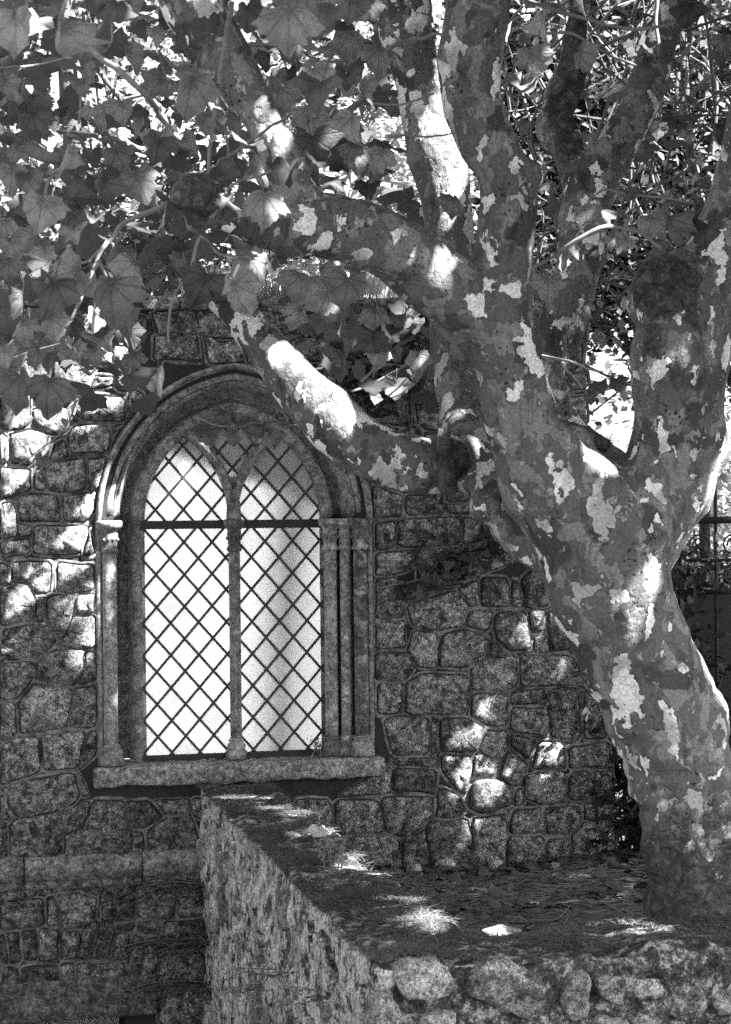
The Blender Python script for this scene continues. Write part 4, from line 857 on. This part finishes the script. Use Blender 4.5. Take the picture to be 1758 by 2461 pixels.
# smaller leaves massed behind and between them
OUTL = HALF + [(-x, y) for x, y in reversed(HALF[1:-1])]
LOBED = np.array([(x, y, -0.25 * abs(x) - 0.25 * y * y) for x, y in OUTL] + [(0, 0.05, 0)], np.float32); LOBEDF = np.array([(len(OUTL), i, (i + 1) % len(OUTL)) for i in range(len(OUTL))])
def fol_points(n, x0, x1, y0, y1, d0, d1):
    out = []
    while len(out) < n:
        c = PD(rng.uniform(x0, x1), rng.uniform(y0, y1), rng.uniform(d0, d1)); out += list(c + rng.normal(0, 0.13, (int(rng.integers(2, 7)), 3)))
    return out[:n]
fp = fol_points(330, -60, 470, -60, 620, 7.2, 9.6) + fol_points(130, -40, 330, 560, 800, 7.0, 9.6) + fol_points(200, 480, 960, -60, 430, 8.6, 10.5) + fol_points(70, 650, 960, 640, 830, 8.9, 10.2) + fol_points(60, 1180, 1680, -60, 560, 8.9, 10.8)

# ------------------------------------------------------------------ crown: leaves overhead, out of view, gaps cut where sun patches should land
LITE = []
def lit(x, y, d, r): LITE.append((PD(x, y, d), r))
def wd(x, y): return float(np.array(WP(*wuv(x * K, y * K)))[1])
lr = random.Random(5)
for _ in range(17): x, y = lr.uniform(-20, 200), lr.uniform(840, 1420); lit(x, y, wd(x, y), lr.uniform(0.02, 0.07))
for _ in range(5): x, y = lr.uniform(0, 320), lr.uniform(740, 900); lit(x, y, wd(x, y), lr.uniform(0.04, 0.09))
for _ in range(5): x, y = lr.uniform(0, 200), lr.uniform(1290, 1440); lit(x, y, wd(x, y), lr.uniform(0.03, 0.06))
for x, y, r in ((740,890,.08),(775,930,.1),(815,960,.1),(860,985,.09),(895,985,.06),(625,775,.06),(650,800,.05)): lit(x, y - 20, 8.1, r + 0.015)
for x, y, d, r in ((590,260,6.9,.035),(612,305,6.9,.035),(655,440,6.92,.03),(820,462,7.05,.02),(1150,600,7.3,.03)): lit(x, y, d, r)
for _ in range(12): lit(lr.uniform(650, 960), lr.uniform(640, 850), lr.uniform(7.5, 9.5), lr.uniform(0.04, 0.07))
for _ in range(14): x, y = lr.uniform(900, 1330), lr.uniform(1180, 1900); lit(x, y, wd(x, y), lr.uniform(0.015, 0.04))
for x, y, r in ((985,290,.08),(1000,340,.09),(1015,400,.06),(1030,440,.04)): lit(x, y, 8.62, r)
for x, y, r in ((1498,1300,.04),(1503,1350,.045),(1513,1400,.04),(1535,1450,.045),(1555,1520,.045),(1575,1590,.04),(1600,960,.04),(1590,930,.04)): lit(x, y, 7.75, r)
for x, y, r in ((1165,345,.05),(1175,380,.05),(1190,620,.03),(1192,660,.03),(1190,700,.03),(1215,800,.06),(1230,860,.05),(1310,340,.06),(1300,370,.05),(1350,985,.06),(1320,1000,.05)): lit(x, y, 7.5, r)
for x, y, d, r in ((560,1770,10.9,.06),(690,1790,10.2,.07),(640,1765,10.6,.05),(730,1855,9.6,.09),(690,1845,9.5,.06),(790,1915,9.0,.06),(840,1920,8.8,.1),(860,1960,8.4,.08),(930,1975,8.3,.07),(940,2045,7.6,.06),(890,2060,7.4,.05),(980,2075,7.4,.05),(760,1925,8.8,.05),(600,1790,10.5,.06),(640,1800,10.2,.05),(520,1760,11,.04),(800,1990,8.4,.06),(860,2030,7.9,.07),(840,1985,8.2,.05),(1010,2050,7.6,.05),(1060,2080,7.4,.06),(930,2090,7.2,.04),(1300,2100,7.3,.04),(1400,2105,7.3,.05)): lit(x, y, d, r * 0.9)
for x, y, r in ((1140,1415,.035),(1130,1425,.03),(1180,1400,.03),(1060,1600,.03),(1180,1610,.02),(290,1080,.035),(275,1520,.04),(280,1050,.03),(470,975,.04)): lit(x, y, wd(x, y), r)
for _ in range(55):
    x, y, s_, a, d = LF[lr.randrange(len(LF))]; lit(x + lr.uniform(-20, 20), y + lr.uniform(-20, 20), d, lr.uniform(0.025, 0.055))
for u_ in (-1.9, -1.2, -0.5, 0.2, 0.9, 1.5):
    for z_ in (-2.3, -1.6, -0.9, -0.2, 0.6): LITE.append((np.array(WP(u_, CAMZ + z_, -3.4)), 0.42))
LT_C = np.array([c for c, r in LITE]); LT_R = np.array([r for c, r in LITE])
def crown_points(n, boxes, t0, t1):
    out = []
    for b, wgt in boxes:
        got = 0; need = int(n * wgt)
        while got < need:
            k = 20000
            q = np.stack([rng.uniform(*b[0], k), rng.uniform(*b[1], k), rng.uniform(*b[2], k) + CAMZ], 1); c = q + S * rng.uniform(t0, t1, (k, 1))
            x, y = proj(c); inside = (c[:, 1] > 0.3) & (x > -90) & (x < 1720) & (y > -110) & (y < 2400)
            c = c[~inside & (c[:, 2] > CAMZ + 0.6) & (np.linalg.norm(c - np.array([0, 0, CAMZ]), axis=1) > 2.2)]
            for T, r in zip(LT_C, LT_R):
                d = c - T; s_ = d @ S; pd = np.linalg.norm(d - s_[:, None] * S, axis=1); c = c[~((pd < r + min(0.1, r * 0.9 + 0.03)) & (s_ > 0))]
            c = c[:need - got]; got += len(c); out.append(c)
    return np.concatenate(out)
def unlit(c):
    for T, r in zip(LT_C, LT_R):
        d = c - T; s_ = d @ S; pd = np.linalg.norm(d - s_[:, None] * S, axis=1); c = c[~((pd < r * 0.8 + 0.05) & (s_ > -0.02) & (r > 0.045))]
    return c
SMALL = np.array([(0, 0.32, 0), (0.36, 0.34, -0.06), (0.56, 0.06, -0.12), (0.3, -0.18, -0.03), (0, -0.6, -0.1), (-0.3, -0.18, -0.03), (-0.56, 0.06, -0.12), (-0.36, 0.34, -0.06), (0, 0.0, 0.05)], np.float32)
SMF = np.array([(8, i, (i + 1) % 8) for i in range(8)])
def leafcloud(pts, smin, smax, flat=0.55, shape=SMALL, faces=SMF):
    n = len(pts); a = rng.uniform(0, 2 * np.pi, n); t_ = rng.normal(0, flat, n); b = rng.uniform(0, 2 * np.pi, n)
    z = np.stack([np.sin(t_) * np.cos(b), np.sin(t_) * np.sin(b), np.cos(t_)], 1); x = np.stack([np.cos(a), np.sin(a), np.zeros(n)], 1)
    x -= z * (x * z).sum(1, keepdims=True); x /= np.linalg.norm(x, axis=1, keepdims=True); y = np.cross(z, x); s_ = rng.uniform(smin, smax, (n, 1, 1))
    V = pts[:, None] + s_ * (shape[None, :, 0:1] * x[:, None] + shape[None, :, 1:2] * y[:, None] + shape[None, :, 2:3] * z[:, None])
    F = (faces[None] + (np.arange(n) * len(shape))[:, None, None]).reshape(-1, 3)
    return fastmesh('leaves', V.reshape(-1, 3), F)
pts = crown_points(23000, [(((-2.4, 3.2), (5.2, 12.4), (-2.4, 3.4)), 0.66), (((-1.6, 0.6), (3.9, 6.4), (0.2, 2.2)), 0.06), (((0.2, 2.6), (6.4, 9.4), (-2.0, 2.6)), 0.14), (((0.4, 4.6), (10, 15.5), (-2.4, 4.2)), 0.14)], 2.6, 7.5)
pts = np.concatenate([pts, crown_points(330, [(((-2.5, -1.2), (10.6, 11.9), (-1.3, 1.5)), 1.0)], 4.5, 9.0)])
tag(tpart('foliage', leafcloud(unlit(np.array(fp)), 0.09, 0.17, 1.0, LOBED, LOBEDF), M['leaf2']), kind='stuff')
tag(tpart('crown', leafcloud(pts, 0.15, 0.23), M['leafmass']), kind='stuff')
V, Fc = [], []                              # boughs that carry the crown, above the picture
for nm, n_b in (('left', 7), ('right', 8), ('back', 4), ('far', 4), ('upper', 2)):
    e = centers[nm][-1]
    for k in range(n_b):
        for _ in range(60):
            a = pts[rng.integers(len(pts))]; mdl = (e[:3] + a) / 2 + np.array([0, 0, 0.5])
            q = catmull([np.array([*e[:3], 0.06]), np.array([*mdl, 0.035]), np.array([*a, 0.012])], 0.2); c = np.array(q)[:, :3]
            if len(unlit(c)) > 0.93 * len(c): break
        else: continue
        tube(V, Fc, q, 6, True)
keepF = []
bx, by = proj(np.array(V)); inn = (np.array(V)[:, 1] > 0.3) & (bx > -40) & (bx < 1660) & (by > -40) & (by < 2300)
Fc = [f for f in Fc if not any(inn[i] for i in f)]
tpart('bough', mesh('bough', V, Fc), M['bark'])

# ------------------------------------------------------------------ trees and thicket beyond the chapel
QUAD = np.array([(0, 0.5, 0), (0.3, 0.05, 0.06), (0, -0.5, 0), (-0.3, 0.05, 0.06)], np.float32); QF = np.array([(0, 1, 2), (0, 2, 3)])
def clumps(boxes, n_cl, per, spread):       # leaf positions gathered in uneven clumps inside picture boxes at a depth range
    out = []
    for (x0, x1, y0, y1, d0, d1), m_ in boxes:
        for _ in range(int(n_cl * m_)):
            d = rng.uniform(d0, d1); c = PD(rng.uniform(x0, x1), rng.uniform(y0, y1), d); k = int(per * rng.uniform(0.5, 1.5))
            out.append(c + rng.normal(0, 1, (k, 3)) * np.array([spread, spread, spread * 0.7]) * rng.uniform(0.6, 1.3))
    return np.concatenate(out)
def bgtree(name, label, base, r0, path, boxes, n_cl, per, spread, smin, smax, leafm, barkm, nsticks=30, group=None):
    root = tag(empty(name, tuple(base)), label, 'tree', group); bpy.context.view_layer.update(); inv = Matrix.Translation(-root.location)
    V, Fc = [], []; q = catmull([np.array([*base, r0])] + [np.array([*PD(x, y, d), r]) for x, y, d, r in path], 0.15); tube(V, Fc, q, 12, True, 0.15)
    o = link('trunk', mesh('trunk', V, Fc), barkm, root); o.matrix_parent_inverse = inv
    pts = clumps(boxes, n_cl, per, spread); V, Fc = [], []
    for k in range(nsticks):
        a = q[rng.integers(len(q) // 2, len(q))][:3]; e = pts[rng.integers(len(pts))]; md = (a + e) / 2 + rng.normal(0, 0.15, 3)
        tube(V, Fc, catmull([np.array([*a, r0 * 0.3]), np.array([*md, r0 * 0.16]), np.array([*e, 0.008])], 0.25), 5, True)
    o = link('branches', mesh('branches', V, Fc), barkm, root); o.matrix_parent_inverse = inv; tag(o, kind='stuff')
    o = link('crown', leafcloud(pts, smin, smax, 0.8, QUAD, QF), leafm, root); o.matrix_parent_inverse = inv; tag(o, kind='stuff')
    return root
gz = CAMZ - 4.0
b0 = PD(165, 1200, 17.5); b0[2] = gz
bgtree('broadleaf_tree', 'dark upright tree trunk rising behind the chapel wall, upper left', b0, 0.13, [(160,700,17.5,.12),(165,330,17.5,.105),(150,150,17.6,.095),(130,-100,17.7,.075),(150,-400,17.8,.06)],
       [((-150,420,380,700,16.8,20), 0.3), ((-150,380,-150,380,16.8,20), 0.55), ((150,560,420,690,16.5,19), 0.4)], 140, 42, 0.28, 0.07, 0.17, M['leaf2'], M['dbark'])
b1 = PD(760, 1200, 17); b1[2] = gz
bgtree('sunlit_tree', 'bright sunlit leafy tree seen between the limbs above the window', b1, 0.12, [(770,700,17,.1),(780,350,17,.08),(760,50,17.3,.06),(740,-300,17.5,.05)],
       [((560,980,60,420,15.5,19), 1.0), ((560,1000,380,690,15,18), 0.75), ((420,700,-100,260,16,19), 0.3), ((700,1000,-150,60,16,19), 0.4)], 95, 55, 0.28, 0.08, 0.17, M['bgleaf'], M['dbark'])
b2 = PD(1500, 1200, 19); b2[2] = gz
bgtree('evergreen_tree', 'dense dark evergreen behind the gnarled limbs, upper right', b2, 0.16, [(1500,760,19,.15),(1480,400,19,.12),(1440,0,19,.09)],
       [((1030,1720,-120,320,17.5,21), 1.0), ((1080,1720,320,640,17.2,21), 1.0), ((1080,1330,600,720,17.5,19), 0.3), ((1460,1720,560,860,17.2,20), 0.5)], 150, 130, 0.34, 0.065, 0.15, M['darkleaf'], M['dbark'], 60)
# tangle of bare stems in front of the evergreen
V, Fc = [], []
for k in range(230):
    d = rng.uniform(11.2, 13.0); x, y = rng.uniform(1050, 1700), rng.uniform(-100, 830)
    if 1290 < x < 1410 and y > 690 and rng.random() < 0.75: continue
    a = rng.normal(1.2, 0.75); L = rng.uniform(0.3, 1.1); p = PD(x, y, d); e = p + np.array([math.cos(a) * L, rng.normal(0, 0.2), math.sin(a) * L]); md = (p + e) / 2 + rng.normal(0, 0.11, 3); r = rng.uniform(0.003, 0.012)
    tube(V, Fc, catmull([np.array([*p, r]), np.array([*md, r * 0.9]), np.array([*e, r * 0.3])], 0.12), 4, False)
tag(link('bare_thicket', mesh('bare_thicket', V, Fc), M['drytwig']), 'tangle of thin bare stems beside the chapel corner', 'thicket', kind='stuff')
b6 = PD(1560, 1200, 12.6); b6[2] = gz  # paler leaves added to stand for sunlit specks
bgtree('lit_speck_tree', 'slender tree of scattered paler leaves added as sunlit specks before the dark evergreen', b6, 0.05, [(1560,700,12.6,.035),(1530,300,12.6,.03),(1500,-100,12.6,.02)],
       [((1060,1700,-100,640,11.6,13.2), 1.0), ((1290,1420,640,790,12,13), 0.12), ((1300,1410,780,960,12.5,13.5), 0.1)], 50, 16, 0.17, 0.06, 0.12, M['leafmass'], M['dbark'], 26)
# shrubs behind the iron gate
b3 = PD(1700, 1250, 15.5); b3[2] = gz
def shrub(label, boxes, base, n_cl, per, m_):
    root = tag(empty('shrub', tuple(base)), label, 'shrub'); bpy.context.view_layer.update(); inv = Matrix.Translation(-root.location); pts = clumps(boxes, n_cl, per, 0.2)
    V, Fc = [], []
    for k in range(14):
        e = pts[rng.integers(len(pts))]; tube(V, Fc, catmull([np.array([*base, 0.03]), np.array([*((base + e) / 2 + rng.normal(0, .1, 3)), 0.02]), np.array([*e, 0.006])], 0.3), 5, True)
    o = link('stems', mesh('stems', V, Fc), M['dbark'], root); o.matrix_parent_inverse = inv; tag(o, kind='stuff')
    o = link('foliage', leafcloud(pts, 0.05, 0.12, 0.8, QUAD, QF), m_, root); o.matrix_parent_inverse = inv; tag(o, kind='stuff')
shrub('sunlit bush glimpsed through the iron gate', [((1530,1720,940,1330,15.5,17.5), 1.0)], b3, 60, 60, M['bgleaf'])
b4 = PD(1600, 1650, 13.4); b4[2] = gz
shrub('dark bush low down behind the iron gate panel', [((1440,1720,1230,1760,13.2,14.5), 1.0)], b4, 70, 90, M['darkleaf'])
b5 = np.array(WP(UEND + 0.35, gz, -0.3))  # extra bush put in to shade the bright wall end
shrub('dark bush added to shade the end of the chapel wall', [((1400,1500,1280,1900,11.9,12.7), 1.0)], b5, 60, 90, M['darkleaf'])
# creeper hanging on the wall under the bough
iv = []
for k in range(36):
    x, y = 905 + k * 8.5 + rng.normal(0, 14), 1290 - k * 3.2 + rng.normal(0, 22); u, z = wuv(x * K, y * K); iv.append(np.array(WP(u, z, 0.06 + rng.uniform(0, 0.1))) + rng.normal(0, 0.035, (4, 3)) * np.array([1, .5, 1]))
for k in range(40):
    x, y = rng.uniform(720, 960), rng.uniform(690, 900); u, z = wuv(x * K, y * K); iv.append(np.array(WP(u, z, 0.05 + rng.uniform(0, 0.12))) + rng.normal(0, 0.05, (6, 3)))
iv = np.concatenate(iv)
cr = tag(empty('creeper', WP(1.4, CAMZ - 2.1, 0.05)), 'dark leafy creeper trailing over the wall stones under the bough', 'creeper'); bpy.context.view_layer.update()
me = leafcloud(iv, 0.06, 0.11, 1.2); o = link('leaves', me, M['leaf2'], cr); o.matrix_parent_inverse = Matrix.Translation(-cr.location); tag(o, kind='stuff')
V, Fc = [], []; tube(V, Fc, catmull([np.array([*WP(1.9, CAMZ + 0.1, 0.05), 0.009]), np.array([*WP(1.3, CAMZ - 0.3, 0.05), 0.007]), np.array([*WP(0.9, CAMZ - 0.4, 0.06), 0.004])], 0.08), 6)
o = link('stem', mesh('stem', V, Fc), M['twig'], cr); o.matrix_parent_inverse = Matrix.Translation(-cr.location)
# plants growing on top of the chapel wall
def cap(r):
    while True:
        u = r.uniform(ul0 - 0.5, UEND)
        if nz((u, 0, 0), 1.3) > -0.2 + r.uniform(-0.3, 0.3): break
    return np.array(WP(u, ZTOP + 0.06, r.uniform(-0.4, 0.05))), np.array([0, 0, 1.0])
tag(link('grass', blades(2600, cap, 0.24, 0.004, 8, 0.5), M['bgleaf']), 'dry grass growing along the top of the chapel wall', 'grass', kind='stuff')

# ------------------------------------------------------------------ iron gate to the right of the chapel
DG = 12.3
gx0 = PD(1497, 1165, DG)[0]; gz_ = lambda y: CAMZ - (y - 1165) / 4100 * DG
gate = tag(empty('iron_gate', (gx0 + 0.8, DG, gz)), 'black wrought iron gate with scrolls behind the tree trunk', 'gate'); bpy.context.view_layer.update(); GI = Matrix.Translation(-gate.location)
def gpiece(name, pts_, r, n=8):
    V, Fc = [], []; tube(V, Fc, [np.array([x, DG, z, r]) for x, z in pts_], n, True); o = link(name, mesh(name, V, Fc), M['iron'], gate); o.matrix_parent_inverse = GI
gw_ = 1.7
for yy, r in ((1163, 0.024), (1252, 0.011), (1322, 0.018), (1640, 0.02)): gpiece('rail', [(gx0, gz_(yy)), (gx0 + gw_, gz_(yy))], r)
for k in range(8): gpiece('bar', [(gx0 + 0.05 + k * 0.228, gz + 0.05), (gx0 + 0.05 + k * 0.228, gz_(1075))], 0.012 if k % 7 else 0.03)
for k in range(7):
    cx_ = gx0 + 0.05 + (k + 0.5) * 0.228
    for zc_, rr in ((gz_(1218), 0.075), (gz_(1285), 0.075)):
        gpiece('scroll', [(cx_ + rr * (1 - 0.055 * j / 2) * math.cos(j * 0.5), zc_ + rr * (1 - 0.055 * j / 2) * math.sin(j * 0.5)) for j in range(20)], 0.007, 5)
V, Fc = [], []; box(V, Fc, (gx0 + 0.02, DG - 0.004, gz + 0.1), (gx0 + gw_ - 0.02, DG + 0.004, gz_(1326))); o = link('sheet_panel', mesh('sheet_panel', V, Fc, False), M['iron'], gate); o.matrix_parent_inverse = GI

# ------------------------------------------------------------------ litter, stones, fallen leaves, weeds
def gpt(x, y):                              # where the picture ray meets the bed
    for d in np.arange(6.5, 12.5, 0.02):
        p = PD(x, y, d); u, v = fr(p)
        if p[2] <= ground_h(u, v): p[2] = ground_h(u, v); return p
    return PD(x, y, 11)
def bed(r):
    u, v = r.uniform(UR - 0.05, 3.4), r.uniform(0.02, VF - LT + 0.05); p = np.array(WP(u, 0, v)); p[2] = ground_h(u, v) + 0.03 * nz((p[0], p[1], 0), 1.3) + 0.02 * nz((p[0], p[1], 0), 5) + r.uniform(0, 0.02); return p
r = random.Random(21); n = 15000; V = np.empty((n * 4, 3), np.float32)
for i in range(n):                          # needles and straw lying flat
    p = bed(r); a = r.gauss(0.2, 0.5); L = r.uniform(0.02, 0.075); d = np.array([math.cos(a), math.sin(a), r.gauss(0, 0.12)]) * L; s_ = np.array([-math.sin(a), math.cos(a), r.uniform(-0.5, 0.9)]) * r.uniform(0.001, 0.0035)
    V[i * 4:i * 4 + 4] = (p - d - s_, p + d - s_, p + d + s_, p - d + s_)
q = np.arange(n * 4).reshape(n, 4)
tag(link('straw_litter', fastmesh('straw_litter', V, q), M['litter']), 'flat straw and needle litter covering the bed behind the low wall', 'litter', kind='stuff')
lp = np.array([bed(r) + np.array([0, 0, 0.012]) for _ in range(1500)])
near_wall = np.array([(lambda u, v: np.array([*np.array(WP(u, 0, v))[:2], ground_h(u, v) + r.uniform(0.0, 0.05)]))(r.uniform(0.3, 3.0), abs(r.gauss(0, 0.28)) + 0.05) for _ in range(600)])
tb = []
for _ in range(420):
    a = r.uniform(0, 6.28); q_ = abs(r.gauss(0, 0.22)) + 0.3; p = np.array([tree_base[0] + math.cos(a) * q_, tree_base[1] + math.sin(a) * q_, 0]); u_, v_ = fr(p); p[2] = ground_h(u_, v_) + 0.14 * max(0, 1 - (q_ - 0.3) / 0.25) * r.random() + 0.02; tb.append(p)
tag(link('leaf_litter', leafcloud(np.concatenate([lp, near_wall, np.array(tb)]), 0.03, 0.1, 0.45), M['litter']), 'small dead leaves scattered over the bed at the foot of the chapel', 'litter', kind='stuff')
def rock(x, y, wpx, hpx, label, seed, lift=None):
    p = gpt(x, y) if lift is None else np.array(lift); d = p[1]; sx, sz = wpx * d / 8200, hpx * d / 8200; rr = random.Random(seed); bm = bmesh.new(); bmesh.ops.create_icosphere(bm, subdivisions=3, radius=1)
    planes = [Vector((rr.gauss(0, 1), rr.gauss(0, 1), rr.gauss(0, 1))).normalized() for _ in range(9)]
    for v in bm.verts:
        for pl in planes:
            k = v.co.dot(pl)
            if k > 0.72: v.co -= pl * (k - 0.72)
        v.co += v.co * 0.06 * noise.noise(v.co * 3 + Vector((seed, 0, 0)))
        v.co = Vector((v.co.x * sx * 1.2, v.co.y * sx, v.co.z * sz * 1.25))
    me = bpy.data.meshes.new('rock'); bm.to_mesh(me); bm.free(); o = link('rock', me, M['rock']); o.location = (p[0], p[1], p[2] + sz * 0.75); o.rotation_euler = (0, 0, rr.uniform(0, 6)); tag(o, label, 'rock', 'loose stones on the bed')
rock(920, 1948, 34, 34, 'small upright loose stone at the foot of the wall, nearest the low wall', 1)
rock(992, 1938, 58, 30, 'largest pale loose stone at the foot of the chapel wall', 2)
rock(1101, 1940, 36, 36, 'pale angular cube-like stone standing on the litter', 3)
rock(1142, 1912, 30, 16, 'small flat stone against the wall, right of the angular one', 4)
rock(1232, 1932, 24, 18, 'little rounded stone lying alone on the litter towards the trunk', 5)
pw = np.array(WP(0.42, ZW - 0.03, 4.1)); rock(0, 0, 80, 24, 'long flat pale stone lying at the corner where the low walls meet', 6, lift=(*(PD(1115, 2070, 7.45)[:2]), PD(1115, 2078, 7.45)[2]))
rock(826, 1920, 48, 16, 'sunlit flat white stone on the far side of the low wall top', 7)
def fallen(x, y, wpx, label, lift=None, tilt=0.25, rot=0.0, seed=0):
    p = gpt(x, y) if lift is None else np.array(lift); o = link('fallen_leaf', leaf_mesh('fallen_leaf', 40 + seed), M['dryleaf']); o.location = (p[0], p[1], p[2] + 0.03); s_ = wpx * p[1] / 4100; o.scale = (s_,) * 3; o.rotation_euler = (tilt, 0.15, rot); tag(o, label, 'leaf', 'fallen plane leaves')
fallen(1063, 1988, 60, 'star-shaped fallen leaf lying on the dark litter', None, 0.5, 0.4, 1)
fallen(1230, 1950, 30, 'small curled dead leaf near the little rounded stone', None, 0.3, 2, 2)
fallen(1190, 2015, 30, 'dull dead leaf in the middle of the littered bed', None, 0.2, 1, 3)
fallen(975, 1960, 30, 'small pale fallen leaf in front of the largest stone', None, 0.4, 3, 4)
wl = PD(711, 1880, 9.35); wl[2] = ZW + 0.01; fallen(0, 0, 46, 'bright dry leaf standing curled on the low wall top', tuple(wl), 1.1, 0.3, 5)
# fallen twig on the bed
V, Fc = [], []; tube(V, Fc, catmull([np.array([*(gpt(1110, 2072) + np.array([0, 0, .05])), .006]), np.array([*(gpt(1225, 2068) + np.array([0, 0, .05])), .005]), np.array([*(gpt(1268, 2052) + np.array([0, 0, .09])), .003])], 0.03), 5)
tag(link('fallen_twig', mesh('fallen_twig', V, Fc), M['drytwig']), 'thin bent twig lying on the bed beyond the corner stone', 'twig')
# weeds: sprigs on the wall top and scraggy plants in the corner
def sprig(name, label, base, n_st, L, leaf, m_, seed, spread=0.5, cat='plant', down=0.0, toward=None):
    rr = random.Random(seed); root = tag(empty(name, tuple(base)), label, cat); bpy.context.view_layer.update(); inv = Matrix.Translation(-root.location); V, Fc = [], []; lp = []
    for k in range(n_st):
        a = rr.uniform(0, 6.28); d = np.array([math.cos(a) * spread, math.sin(a) * spread, 1.0 - down]) + (toward if toward is not None else 0); l_ = L * rr.uniform(0.5, 1.2); b = np.array(base) + np.array([rr.gauss(0, .03), rr.gauss(0, .03), rr.gauss(0, .01)])
        q = catmull([np.array([*b, .0035]), np.array([*(b + d * l_ * .5 + np.array([rr.gauss(0, .03), rr.gauss(0, .03), 0])), .003]), np.array([*(b + d * l_ - np.array([0, 0, l_ * .15])), .0015])], 0.03)
        tube(V, Fc, q, 4); lp += [np.array(p[:3]) + np.array([rr.gauss(0, .015), rr.gauss(0, .015), rr.gauss(0, .012)]) for p in q[2:] for _ in range(2)]
    o = link('stems', mesh('stems', V, Fc), M['twig'], root); o.matrix_parent_inverse = inv
    o = link('leaves', leafcloud(np.array(lp), leaf * .6, leaf, 0.9, QUAD, QF), m_, root); o.matrix_parent_inverse = inv; tag(o, kind='stuff')
sb = PD(748, 1960, 8.6); sb[2] = ZW - 0.02; sprig('weed', 'thin leafy sprig growing out of the low wall top', sb, 5, 0.2, 0.05, M['leaf'], 1, 0.35)
for i, (x, y, d, lab) in enumerate(((452, 1990, 11.0, 'dark scraggy weed rooted high in the corner of the walls'), (440, 2120, 11.0, 'dark wiry weed filling the corner below the string course'), (455, 2240, 10.8, 'dark straggling weed low in the wall corner'))):
    c = np.array(WP(UL - 0.02, 0, 0.12)); c[2] = PD(x, y, d)[2]; sprig('weed', lab, c, 26, 0.42, 0.035, M['darkleaf'], 10 + i, 0.9, 'plant', 0.9, -0.5 * DU + 0.35 * DN)
for i, (v, z, lab) in enumerate(((2.9, ZW - 0.5, 'bare wiry weed hanging on the streaked wall face'), (3.9, ZW - 0.35, 'small dry weed on the near end of the streaked wall face'), (2.2, ZW - 0.75, 'sparse weed low on the streaked face of the low wall'))):
    sprig('weed', lab, WP(UL - 0.02, z, v), 9, 0.2, 0.018, M['darkleaf'], 30 + i, 0.8, 'plant', 0.8, -0.6 * DU)
sb = np.array(WP(0.52, ZSILL + 0.0, -0.02)); sprig('weed', 'little weed rooted on the window sill by the right columns', sb, 7, 0.12, 0.03, M['darkleaf'], 44, 0.5)
